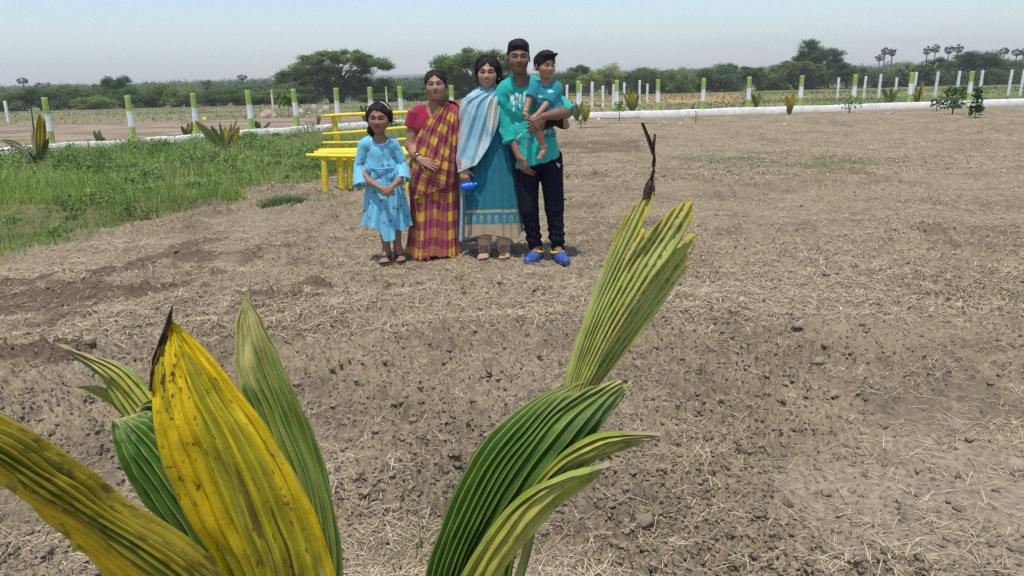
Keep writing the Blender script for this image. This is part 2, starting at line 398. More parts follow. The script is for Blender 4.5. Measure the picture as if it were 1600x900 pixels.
# ---------------------------------------------------------------- living grass and weeds (left plot, tufts)
LEAF = mat_col('grass_leaf', rough=.55, spec=.3, noise=.15, nscale=4, transl=.35)
WEED = mat_col('weed_leaf', rough=.6, spec=.3, noise=.18, nscale=6, transl=.3)
CROWN = mat_col('crown_leaf', rough=.65, spec=.25, noise=.25, nscale=.8, transl=.3)
BARK = mat_col('bark', rough=.9, spec=.2, noise=.3, nscale=6, bump=.6, bscale=14, dist=.03)
def build_grass():
    parts = []
    for n, y0, y1, w, l0, l1 in ((60000, 4.5, 11, .006, .06, .24), (60000, 9, 25, .012, .07, .26)):
        py = rng.uniform(0, 1, n); Y = 1/(1/y1+(1/y0-1/y1)*py); X = rng.uniform(-.86, -.0, n)*Y
        g = grass_amt(X, Y); bed = smooth(fbm2(X*1.2, Y*1.2, 3, 101), .25, .5)
        ox = (fbm2(X*1.3, Y*1.3, 4, 241)-.5)*3.4; oy = (fbm2(X*1.3+50, Y*1.3, 4, 243)-.5)*3.4
        g = np.maximum(g, .16*poly_inside(X+ox, Y+oy+.3, GP)*(rng.uniform(size=n) < .9))
        keep = (rng.uniform(size=n) < g*(.55+.45*bed)) & (Y < wall_y(X)-.25)
        X, Y, g = X[keep], Y[keep], g[keep]; n = len(X)
        Z = gh(X, Y); hs = .60+1.0*smooth(fbm2(X*.8, Y*.8, 3, 103), .3, .7)
        fresh = smooth(fbm2(X*.7+9, Y*.7, 3, 107), .3, .7)
        c = mixc((.135, .20, .038), (.30, .42, .080), fresh*.6+.4*rng.uniform(size=n)); dry = rng.uniform(size=n) < .10+.2*(1-g)
        c = np.where(dry[:, None], np.array([.34, .29, .15])*rng.uniform(.7, 1.1, (n, 1)), c)
        V, F, C = ribbons(np.stack([X, Y, Z], 1), rng.uniform(0, 2*pi, n), rng.uniform(l0, l1, n)*hs*(.35+.65*g), w*rng.uniform(.6, 1.2, n), np.abs(rng.normal(0, .35, n)), rng.uniform(.2, 1.3, n), 3, .1, c)
        parts.append((V, F, C))
    # sparse sprouts over the open soil and the tufts by the bench / on the right
    spots = [(445, 322, .28, .09, 2200, 1.), (520, 315, .18, .15, 160, .7), (545, 325, .1, .1, 50, .6), (1130, 252, .75, .6, 500, .55), (1310, 256, 1.1, .6, 800, .5), (625, 870, .10, .06, 26, .9), (640, 780, .07, .05, 14, .8), (15, 605, .3, .1, 40, .5),
             (1480, 245, .5, .3, 80, .5), (270, 690, .1, .1, 14, .6), (900, 790, .1, .06, 14, .5), (1190, 740, .05, .05, 8, .5), (680, 250, .4, .4, 100, .5)]
    for px, py, sx, sy, n, hsc in spots:
        q = ground(px, py); X = q[0]+rng.normal(0, sx*.5, n); Y = q[1]+rng.normal(0, sy*.9, n)
        c = mixc((.06, .12, .03), (.13, .22, .05), rng.uniform(size=n))
        parts.append(ribbons(np.stack([X, Y, gh(X, Y)+.004], 1), rng.uniform(0, 2*pi, n), rng.uniform(.05, .17, n)*hsc, rng.uniform(.003, .007, n), np.abs(rng.normal(.2, .4, n)), rng.uniform(.2, 1.2, n), 3, .1, c))
    n = 1600; X, Y = near_points(n, 1.6, 12); k = (fbm2(X*1.2, Y*1.2, 2, 111) > .55) & (Y < 14); X, Y = X[k], Y[k]; n = len(X)
    parts.append(ribbons(np.stack([X, Y, gh(X, Y)+.008], 1), rng.uniform(0, 2*pi, n), rng.uniform(.02, .07, n), rng.uniform(.002, .004, n), np.abs(rng.normal(.3, .4, n)), rng.uniform(.2, 1.2, n), 3, .1, mixc((.08, .13, .04), (.14, .20, .06), rng.uniform(size=n))))
    V, F, C = merge(parts)
    tag(mesh_np('grass', V, F, LEAF, C=C), 'fresh green grass covering the plot left of the people', 'grass', kind='stuff')
    # broad-leaved weeds in clumps
    parts = []
    n = 620; py = rng.uniform(0, 1, n); Y = 1/(1/24.5+(1/7.0-1/24.5)*py); X = rng.uniform(-.80, -.0, n)*Y
    upper = smooth(Y, 8.3, 11.5)
    k = (grass_amt(X, Y) > .9) & (Y < wall_y(X)-.45) & (rng.uniform(size=n) < .15+.85*upper) & (fbm2(X*.5, Y*.5, 3, 121) > .33)
    for x, y in zip(X[k], Y[k]):
        s = random.uniform(.10, .36)*(1 if y < 14 else 1.15); nl = int(190*s/.3)+30; hgt = s*random.uniform(.6, 1.0)
        u = rng.normal(size=(nl, 3)); u /= np.linalg.norm(u, axis=1)[:, None]; u[:, 2] = np.abs(u[:, 2])
        cen = np.array([x, y, ghs(x, y)])+u*np.array([s, s, hgt])*rng.uniform(.55, 1.05, (nl, 1))
        dark = random.random(); c0 = np.array([.080, .145, .034]) if dark < .4 else np.array([.17, .27, .060])
        C = c0*rng.uniform(.7, 1.5, (nl, 1)); parts.append(leafquads(cen, rng.uniform(.022, .055, nl)*(1 if y < 13 else 1.4), C, .6, .6))
        ns = 6; parts.append(ribbons(np.tile([x, y, ghs(x, y)], (ns, 1)), rng.uniform(0, 6.28, ns), np.full(ns, hgt), np.full(ns, .01), rng.uniform(0, .8, ns), rng.uniform(0, .4, ns), 3, .5, np.tile([.08, .1, .04], (ns, 1))))
    # flat creeping weeds (small oval leaves) near the wall
    n = 11000; py = rng.uniform(0, 1, n); Y = 1/(1/24.5+(1/8.5-1/24.5)*py); X = rng.uniform(-.8, -.0, n)*Y
    k = (grass_amt(X, Y) > .9) & (Y < wall_y(X)-.3) & (fbm2(X*.6+4, Y*.6, 3, 131)*.6+.4*smooth(Y, 9, 15) > .5); X, Y = X[k], Y[k]; n = len(X)
    cen = np.stack([X, Y, gh(X, Y)+rng.uniform(.06, .28, n)], 1)
    parts.append(leafquads(cen, rng.uniform(.03, .065, n), mixc((.09, .15, .04), (.19, .27, .085), rng.uniform(size=n)), .7, 1.2))
    V, F, C = merge(parts)
    tag(mesh_np('weeds', V, F, WEED, C=C), 'low broad leaved weeds growing in the green plot', 'weeds', kind='stuff')
    # tufts in the fields beyond the wall
    parts = []; n = 52000; Y = 1/(1/108+(1/23-1/108)*rng.uniform(0, 1, n)); X = rng.uniform(-.80, .80, n)*Y
    k = (Y > wall_y(X)+.7); X, Y = X[k], Y[k]; n = len(X)
    left = (-X-.1*Y+2) > 1; dens = np.where(left, smooth(Y, 30, 35)*.3, 1.0)*(.25+.75*smooth(fbm2(X*.3, Y*.3, 3, 141), .35, .6)); k = rng.uniform(size=n) < dens
    X, Y, left = X[k], Y[k], left[k]; n = len(X)
    gold = (~left) & (Y > 38+(fbm2(X*.05+7, Y*.16, 4, 95)-.5)*9) & (Y < 96) & (X/Y < .31)
    u = rng.uniform(size=(n, 1))
    c = np.where(gold[:, None], np.array([.36, .26, .12])*(.7+.5*u), np.array([.14, .165, .065])*(.8+.5*u)); brn = rng.uniform(size=n) < .3
    c = np.where((brn & ~gold)[:, None], np.array([.24, .20, .10])*(.7+.4*u), c)
    parts.append(ribbons(np.stack([X, Y, gh(X, Y)-.01], 1), rng.uniform(0, 6.28, n), rng.uniform(.04, .13, n)*np.where(gold, 1.3, 1), rng.uniform(.03, .09, n)*(Y/40), np.abs(rng.normal(0, .4, n)), rng.uniform(.1, .8, n), 2, .2, c))
    V, F, C = merge(parts)
    tag(mesh_np('field_grass', V, F, LEAF, C=C), 'rough dry and green grass of the open fields beyond the wall', 'grass', kind='stuff')
build_grass()
# ---------------------------------------------------------------- plinth wall and posts
def wall_part(name, P, label, h=.27, t=.22):
    P = np.asarray(P, float); n = len(P); L = np.concatenate([[0], np.cumsum(np.linalg.norm(np.diff(P, axis=0), axis=1))])
    m = max(int(L[-1]/.25), 4); s = np.linspace(0, L[-1], m); x = np.interp(s, L, P[:, 0]); y = np.interp(s, L, P[:, 1])
    dx = np.gradient(x); dy = np.gradient(y); q = np.hypot(dx, dy); nx, ny = -dy/q, dx/q
    wob = (fbm2(s*1.3, s*0+3, 3, 5)-.5)*.03; prof = [(-t/2, -.3), (-t/2, h-.008), (-t/2+.008, h), (t/2-.008, h), (t/2, h-.008), (t/2, -.3)]
    V = []
    for a, z in prof:
        w_ = a+(fbm2(s*2+a, s*0+z, 3, 9)-.5)*.012
        V.append(np.stack([x+nx*w_, y+ny*w_, gh(x, y)*.6+z+(wob if z > 0 else 0)], 1))
    V = np.stack(V, 1).reshape(-1, 3); k = len(prof); i = (np.arange(m-1)*k)[:, None]; j = np.arange(k)[None]; jn = (j+1) % k
    F = np.stack([i+j, i+jn, i+k+jn, i+k+j], -1).reshape(-1, 4)
    # whitewash, dirt-splashed foot
    hz = (V[:, 2]-V[:, 2].min()-.3)/h
    dirt = np.clip(smooth(-hz, -.35, .05)*.9, 0, 1)*fbm2(V[:, 0]*3, V[:, 1]*3+V[:, 2]*9, 3, 33)
    C = mixc((.76, .76, .74), (.40, .33, .25), dirt)
    C *= (.86+.2*fbm2(V[:, 0]*1.4, V[:, 1]*1.4+V[:, 2]*5, 4, 35))[:, None]
    o = mesh_np(name, V, [F, np.arange(k)[::-1][None], (np.arange(k)+(m-1)*k)[None]], WHITE, C=C, origin=(P[0, 0], P[0, 1], 0))
    return tag(o, label, 'wall')
WHITE = mat_col('whitewash', rough=.85, spec=.2, noise=.14, nscale=5, bump=.35, bscale=30, dist=.02)
wall_part('plinth_wall', [p for p in WALLP[:4]], 'low greyish white plinth wall along the left edge of the green plot', .19)
wall_part('plinth_wall', [p+np.array([0.12, .14]) if i == 0 else p for i, p in enumerate(WALLP[3:])], 'long low bright white plinth wall crossing behind the ploughed plot on the right', .22)

PAINT = mat_col('post_paint', rough=.75, spec=.25, noise=.10, nscale=9, bump=.3, bscale=40, dist=.01)
def post_geo(h, wdt, bands, seed=0, taper=.94):
    zs = [-.35, 0]; b = [bands[0][1]]; V = []; C = []
    nz = 40; z = np.concatenate([[-.35], np.linspace(0, h-.012, nz), [h]])
    for k, zz in enumerate(z):
        f = max(zz, 0)/h; w2 = wdt/2*(1-(1-taper)*f)*(.88 if k == len(z)-1 else 1)
        cc = bands[-1][1]
        for lim, c in bands:
            if f <= lim+(random.random()-.5)*.012: cc = c; break
        for a, b2 in ((-1, -.8), (-.8, -1), (.8, -1), (1, -.8), (1, .8), (.8, 1), (-.8, 1), (-1, .8)):
            V.append((a*w2, b2*w2, zz)); C.append(cc)
    V = np.array(V); C = np.array(C, float)
    nn = fbm2(V[:, 0]*9+seed, V[:, 2]*5+V[:, 1]*9, 3, seed); V[:, :2] *= (1+(nn-.5)*.05)[:, None]
    C = C*(.8+.35*nn)[:, None]; C = mixc(C, (.33, .30, .24), smooth(fbm2(V[:, 0]*30+seed*5, V[:, 2]*8+V[:, 1]*30, 4, seed+3), .60, .74)*.55); foot = smooth(-V[:, 2], -.16, .02)*.6; C = mixc(C, (.28, .22, .16), foot*nn*1.3)
    n = 8; m = len(z); i = (np.arange(m-1)*n)[:, None]; j = np.arange(n)[None]; jn = (j+1) % n
    return V, [np.stack([i+j, i+jn, i+n+jn, i+n+j], -1).reshape(-1, 4), (np.arange(n)+(m-1)*n)[None]], C
GREEN = (.36, .50, .10); WHT = (.78, .78, .76)
bandV = []
for s in range(3): bandV.append(post_geo(1.24, .128, [(.40, GREEN), (.70, WHT), (2, GREEN)], s))
whiteV = [post_geo(1.05, .110, [(2, WHT)], s+5) for s in range(3)]
def add_post(name, geo, x, y, label, group, rz=0, tilt=(0, 0), sc=1.0, cat='fence post'):
    V, F, C = geo; o = mesh_np(name, V, F, PAINT, C=C); o.location = (x, y, float(gh([x], [y])[0])*.6 if y < 33 else float(base_z(x, y)))
    o.rotation_euler = (tilt[0], tilt[1], rz); o.scale = (1, 1, sc); return tag(o, label, cat, group)
def on_wall(px, right):
    # where the pixel column meets the wall line
    lo = None
    W = WALLP[3:] if right else WALLP[:4]
    for Y in np.arange(8, 36, .02):
        q = at(px, 200, Y)
        if W[0, 0] <= q[0] <= W[-1, 0] and abs(np.interp(q[0], W[:, 0], W[:, 1])-q[1]) < .03: return q[0], q[1]
    return None
ordn = ['first', 'second', 'third', 'fourth', 'fifth', 'sixth', 'seventh', 'eighth', 'ninth', 'tenth', 'eleventh', 'twelfth', 'thirteenth', 'fourteenth', 'fifteenth', 'sixteenth', 'seventeenth', 'eighteenth', 'nineteenth']
LP = [(76, 'leftmost of all, beside the yellow palm fronds', 222), (205, 'second from the left, rising out of dark weeds', 208), (306, 'third from the left, by a small dark palm', 203), (393, 'fourth from the left, beside a pale soil heap', 205),
      (465, 'fifth from the left, in front of the spreading acacia', 195), (529, 'standing just above the bench backrest', 190), (581, 'just above the head of the girl in blue', 185), (629, 'between the girl and the woman in the sari', 185), (707, 'between the heads of the two women', 175)]
for i, (px, ds, by) in enumerate(LP):
    q = on_wall(px, False)
    if q is None:
        g = ground(px, by+10); q = (g[0], g[1])
        if i >= 7: qq = on_wall(px, True); q = qq or q
    jt = random.Random(i); add_post('fence_post', bandV[i % 3], q[0]+.0, q[1]+.02, 'green and white banded post '+ds, 'banded fence posts along the low wall', rz=R(38), tilt=(jt.uniform(-.02, .02), jt.uniform(-.022, .022)))
RP = [(904, 'right behind the two small palms by the boy'), (963, 'behind the slim leafy sapling, near the stacked poles'), (1027, 'at the right end of the pole pile'), (1096, 'beyond the tiny grassy seedling'),
      (1167, 'left of the palm seedling against the wall'), (1247, 'right in front of the tallest dark tree'), (1329, 'above the small two stemmed sapling'), (1416, 'between the two palm seedlings on the right'), (1508, 'above the yellow green sapling'), (1600, 'cut by the right edge of the photo')]
for i, (px, ds) in enumerate(RP):
    q = on_wall(px, True); jt = random.Random(i+50)
    add_post('fence_post', bandV[i % 3], q[0], q[1]+.02, 'green and white banded post '+ds, 'banded fence posts along the low wall', rz=R(8), tilt=(jt.uniform(-.015, .015), jt.uniform(-.018, .018)))
WP = [(14, 193, 'at the far left edge in the brown field'), (886, 168, 'closest to the toddler'), (907, 170, 'hugging the first banded post right of the boy'), (925, 170, 'second right of that banded post'), (942, 170, 'third, above the thin sapling'),
      (958, 169, 'just left of the banded post behind the sapling'), (975, 166, 'with a yellowish top beside the tall palm seedling'), (999, 164, 'right of the tall palm seedling'), (1011, 162, 'last before the banded post by the poles'),
      (1308, 154, 'left of the post above the two stemmed sapling'), (1349, 154, 'right of the post above the two stemmed sapling'), (1372, 154, 'under the cluster of three palms'), (1398, 153, 'left of the post between the palm seedlings'), (1427, 153, 'behind the reddish palm seedling'),
      (1460, 153, 'under the left palm of the row of four'), (1494, 151, 'just left of the post above the yellow green sapling'), (1530, 150, 'right of the drooping sapling'), (1574, 151, 'second to last on the right'), (1593, 150, 'nearly at the right edge')]
for i, (px, py, ds) in enumerate(WP):
    q = ground(px, py); jt = random.Random(i+90)
    sc = [.92, .98, 1.02, 1.1][i % 4] if px < 1400 else 1.15
    add_post('boundary_post', whiteV[i % 3], q[0], q[1], 'plain white stone post '+ds, 'plain white boundary posts in the field', rz=jt.uniform(-.3, .3), tilt=(jt.uniform(-.02, .02), jt.uniform(-.01, .03) if px > 1300 else jt.uniform(-.015, .015)), sc=sc)
YL = (.62, .50, .06)
for px, py, ds in ((428, 178, 'slim yellowish white post beside the pale soil heap'), (605, 165, 'slim pale yellow post behind the girl, far in the field')):
    q = ground(px, py); add_post('marker_post', post_geo(1.15, .10, [(.2, YL), (.8, (.75, .70, .52)), (2, YL)], 3), q[0], q[1], ds, 'yellowish marker posts')

# ---------------------------------------------------------------- trees
def limb(p0, p1, r0, r1, seed, n=7, sag=.12, c=(.10, .08, .065)):
    p0, p1 = np.array(p0, float), np.array(p1, float); t = np.linspace(0, 1, n)[:, None]; L = np.linalg.norm(p1-p0); rg = np.random.default_rng(seed)
    P = p0*(1-t)+p1*t; P[1:-1] += rg.normal(0, L*.035, (n-2, 3)); P[:, 2] += np.sin(t[:, 0]*pi)*L*sag*(1 if p1[2] > p0[2] else .3)
    return tube(P, np.linspace(r0, r1, n), 6, np.array(c)*rg.uniform(.8, 1.2), cap=False)
def crown_leaves(blobs, per, size, c1, c2, rg, shell=.45, gap=.42, up=.7):
    """blobs: (centre, radii). leaves sit on ragged twig bunches inside each blob"""
    cen, cc = [], []
    for c, r in blobs:
        r = np.asarray(r, float); nb = max(8, int(per*(r[0]*r[1]*r[2])**(1/3.)))
        u = rg.normal(size=(nb, 3)); u /= np.linalg.norm(u, axis=1)[:, None]; rad = rg.uniform(shell, 1.08, (nb, 1))
        tw = np.array(c)+u*rad*r; k = fbm3(tw*1.1/max(r.mean(), .4)*.9+3, 2, 7) > gap*.9; tw = tw[k]
        q = 9; tone = rg.uniform(0, 1, len(tw)); tw2 = np.repeat(tw, q, 0)+rg.normal(0, size*1.0, (len(tw)*q, 3))*np.array([1.1, 1.1, .6])
        cen.append(tw2); cc.append(mixc(c1, c2, np.clip(np.repeat(tone, q)*.7+rg.uniform(0, .3, len(tw2)), 0, 1)))
    cen = np.concatenate(cen); cc = np.concatenate(cc)
    return leafquads(cen, rg.uniform(.7, 1.3, len(cen))*size, cc, .6, up, rg)
PROTO = {}
def proto(kind, var):
    """unit trees: height 1 m nominal scaled later -> built at real size (H metres) and origin at the foot"""
    key = (kind, var)
    if key in PROTO: return PROTO[key]
    rg = np.random.default_rng(hash((kind, var)) % 1000 if False else sum(map(ord, kind))*7+var); tr = []
    if kind == 'acacia':                                    # broad flat umbrella, H=6, W=13
        Hh, W = 6.0, 6.6; bl = []
        for i in range(70):
            a = rg.uniform(0, 2*pi); rr = W*math.sqrt(rg.uniform(.0, 1))*.9; x_ = rr*cos(a); top = Hh*(.96-.50*abs((x_-.9)/W)**1.6)*(1 if x_ > -2 else 1.04)
            p = (x_, rr*sin(a)*.75, top*rg.uniform(.80, 1.0)-.25*abs(sin(a))); bl.append((p, (rg.uniform(.5, 1.15), rg.uniform(.5, 1.0), rg.uniform(.18, .42))))
            if i < 34:
                b0 = (rg.uniform(-.7, .7), rg.uniform(-.4, .4), rg.uniform(.3, 1.2)); tr.append(limb(b0, (p[0]*.96, p[1]*.96, p[2]-.1), .10, .025, int(rg.integers(1e6)), 8, .08))
        for i in range(26):
            x_ = rg.uniform(-W*.5, W*.72); bl.append(((x_, rg.uniform(-2, 2), Hh*rg.uniform(.36, .66)*(1-.3*abs(x_)/W)), (rg.uniform(.6, 1.3), 1.0, .4)))
        for i in range(22): bl.append(((rg.uniform(-3.6, 5.6), rg.uniform(-1, 1), rg.uniform(.3, 2.4)), (1.1, .9, .7)))
        for i in range(5): tr.append(limb((rg.uniform(-.6, .6), rg.uniform(-.3, .3), -.2), (rg.uniform(-2, 2), rg.uniform(-1, 1), 3.6), .26, .1, i+77, 8, .02))
        leaf = crown_leaves(bl, 170, .15, (.050, .085, .022), (.14, .185, .048), rg, .1, .45)
    elif kind == 'bush':                                    # prosopis thicket, H=3.6 W=7
        bl = []
        for i in range(17):
            a = rg.uniform(0, 2*pi); rr = 3.2*math.sqrt(rg.uniform(0, 1)); z = 3.5*rg.uniform(.78, 1)-1.25*(rr/3.2)**2-.35
            bl.append(((rr*cos(a), rr*sin(a)*.7, z), (rg.uniform(.8, 1.35), rg.uniform(.8, 1.2), rg.uniform(.4, .65))))
            if i < 9: tr.append(limb((rg.uniform(-.4, .4), rg.uniform(-.3, .3), -.2), (rr*cos(a), rr*sin(a)*.7, z), .09, .03, i+var*31, 7, .08))
        for i in range(13): bl.append(((rg.uniform(-3.1, 3.1), rg.uniform(-1.6, .6), rg.uniform(.25, 1.5)), (1.0, .8, .7)))
        c = [((.050, .085, .024), (.14, .185, .055)), ((.038, .068, .022), (.10, .145, .045)), ((.075, .115, .03), (.19, .235, .065))][var % 3]
        leaf = crown_leaves(bl, 120, .135, c[0], c[1], rg, .3, .38)
    elif kind in ('round', 'light'):                        # taller rounded tree, H=7 W=6
        bl = []; Hh = 7.0
        for i in range(22):
            u = rg.normal(size=3); u /= np.linalg.norm(u); rr = rg.uniform(.45, 1); p = (u[0]*2.3*rr, u[1]*2.0*rr, 4.4+u[2]*2.1*rr)
            bl.append((p, tuple(rg.uniform(.6, 1.15, 3)*np.array([1, 1, .75])))); tr.append(limb((0, 0, 1.6+rg.uniform(-.6, 1)), p, .09, .025, i+var*17, 6, .1))
        tr.append(limb((0, 0, -.3), (rg.uniform(-.3, .3), 0, 4.6), .24, .1, 5, 7, 0))
        c = ((.028, .058, .020), (.070, .112, .034)) if kind == 'round' else ((.14, .17, .03), (.27, .29, .07))
        leaf = crown_leaves(bl, 130 if kind == 'round' else 80, .17, c[0], c[1], rg, .3, .36 if kind == 'round' else .46)
    elif kind == 'open':                                    # light-holed crown on several slim stems, H=5 W=9 (behind the women)
        bl = []
        for i in range(44):
            a = rg.uniform(0, 2*pi); rr = 4.4*math.sqrt(rg.uniform(0, 1)); z = 4.7-1.1*(rr/4.4)**2+rg.uniform(-1.3, .1)
            p = (rr*cos(a), rr*sin(a)*.6, z); bl.append((p, (rg.uniform(.6, 1.1), rg.uniform(.6, 1), rg.uniform(.35, .65))))
            tr.append(limb((rg.uniform(-1.4, 1.4), rg.uniform(-.4, .4), rg.uniform(.2, 1)), p, .08, .025, i+3, 8, .05))
        for i in range(5): tr.append(limb((rg.uniform(-.6, .6), 0, -.2), (rg.uniform(-2.4, 2.4), 0, 2.8), .14, .06, i+9, 7, .02))
        for i in range(22): bl.append(((rg.uniform(-4, 4), rg.uniform(-.3, .9), rg.uniform(.2, 2.6)), (1.0, .7, .5)))
        leaf = crown_leaves(bl, 150, .16, (.045, .088, .018), (.13, .19, .04), rg, .1, .34)
    elif kind == 'bare':                                    # thin flat-topped, sparse crown, H=5 W=4
        bl = []
        for i in range(12):
            a = rg.uniform(0, 2*pi); rr = 2.1*math.sqrt(rg.uniform(0, 1)); p = (rr*cos(a), rr*sin(a)*.7, 4.4+rg.uniform(-.3, .3)-.2*rr)
            bl.append((p, (.6, .5, .2))); tr.append(limb((0, 0, 1.5+rg.uniform(-.3, 1)), p, .07, .02, i+21, 7, .12))
        tr.append(limb((0, 0, -.3), (.2, 0, 2.6), .14, .08, 2, 6, 0))
        leaf = crown_leaves(bl, 90, .11, (.05, .06, .03), (.10, .10, .05), rg, .1, .45)
    elif kind == 'palm':                                    # palmyra: slim trunk, tight ball of fans, H=10
        Hh = 8.6; tr.append(tube([(0, 0, -.3), (.05, 0, 3), (.02, 0, 6), (0, 0, Hh)], [.26, .19, .17, .2], 8, (.10, .09, .08)))
        cen, cc = [], []; parts = []
        for i in range(50):
            u = rg.normal(size=3); u /= np.linalg.norm(u); u[2] = u[2]*.9+.12; fc = np.array([0, 0, Hh+.25])+u*1.0
            side = np.cross(u, [0, 0, 1]); side /= np.linalg.norm(side)+1e-9; upv = np.cross(side, u)
            for k in range(9):
                a = (k-4)/4*1.15; d = u*cos(a)*.62+side*sin(a)*.62+upv*rg.uniform(-.08, .08); q = fc+d
                wv = np.cross(d, u+.2); wv /= np.linalg.norm(wv)+1e-9; wv *= .10
                V = np.array([fc-wv*.4, fc+wv*.4, q+wv, q-wv]); c_ = np.array([.034, .052, .026])*rg.uniform(.6, 1.6) if u[2] > -.4 else np.array([.09, .07, .04])*rg.uniform(.6, 1.2)
                parts.append((V, np.array([[0, 1, 2, 3]]), np.tile(c_, (4, 1))))
            st = tube([(0, 0, Hh-.1), tuple(fc*.5+np.array([0, 0, Hh])*.5), tuple(fc)], .025, 4, (.06, .07, .03), cap=False); parts.append(st)
        leaf = merge(parts)
    elif kind == 'banana':                                  # dense light mass of big drooping leaves, H=4 W=7
        parts = []
        for i in range(26):
            bx, by = rg.uniform(-3.4, 3.4), rg.uniform(-1.2, 1.2); hh = rg.uniform(2.2, 3.9)
            tr.append(tube([(bx, by, -.2), (bx, by, hh*.6)], [.09, .06], 6, (.10, .12, .05)))
            for k in range(9):
                a = rg.uniform(0, 6.28); parts.append(ribbons(np.array([[bx, by, hh*.55]]), np.array([a]), np.array([rg.uniform(1.1, 1.9)]), np.array([.36]), np.array([rg.uniform(.1, .7)]), np.array([1.4]), 5, .1, np.array([[.075, .13, .035]])*rg.uniform(.7, 1.4)))
        for i in range(10): parts.append(crown_leaves([((rg.uniform(-3.6, 3.6), rg.uniform(-.6, .8), rg.uniform(.3, 2.2)), (1., .8, .8))], 90, .16, (.04, .07, .02), (.08, .12, .035), rg, .3, .36))
        leaf = merge(parts)
    V, F, C = merge(tr); to = bpy.data.objects.new('trunk', None); tm = mesh_np('trunk', V, F, BARK, C=C, smoothed=True)
    bpy.data.objects.remove(to)
    cm = mesh_np('crown', leaf[0], leaf[1], CROWN, C=leaf[2]*np.array([1.5, 1.55, 1.35]))
    allz = leaf[0][:, 2]; PROTO[key] = (tm.data, cm.data, float(np.percentile(allz, 99.3)), float(np.percentile(leaf[0][:, 0], 99)-np.percentile(leaf[0][:, 0], 1)))
    for o in (tm, cm): bpy.data.objects.remove(o)
    return PROTO[key]
NAMES = {'acacia': ('umbrella_tree', 'tree'), 'bush': ('thorn_bush', 'bush'), 'round': ('round_tree', 'tree'), 'light': ('light_green_tree', 'tree'), 'open': ('open_crowned_tree', 'tree'), 'bare': ('sparse_tree', 'tree'), 'palm': ('palmyra_palm', 'palm tree'), 'banana': ('banana_clump', 'plants')}
def tree(kind, px, top, wpx, Y, label, var=0, group=None, rz=None):
    tm, cm, Hh, W = proto(kind, var); q = at(px, top, Y); z0 = float(base_z(0, Y))
    sz = (q[2]-z0)/Hh; sx = (wpx/FPX*Y*.965)/W
    nm, cat = NAMES[kind]; e = empty(nm, (q[0], q[1], z0-.05), label, cat, group, 0 if rz is None else rz)
    e.scale = (sx, sx, sz) if kind != 'palm' else (sz, sz, sz)
    if kind == 'palm': s2 = sx; e.scale = (s2, s2, sz)
    for n_, d in (('trunk', tm), ('crown', cm)):
        o = bpy.data.objects.new(n_, d); col.objects.link(o); o.parent = e
    return e
GT = 'scrub and trees along the far edge of the fields'
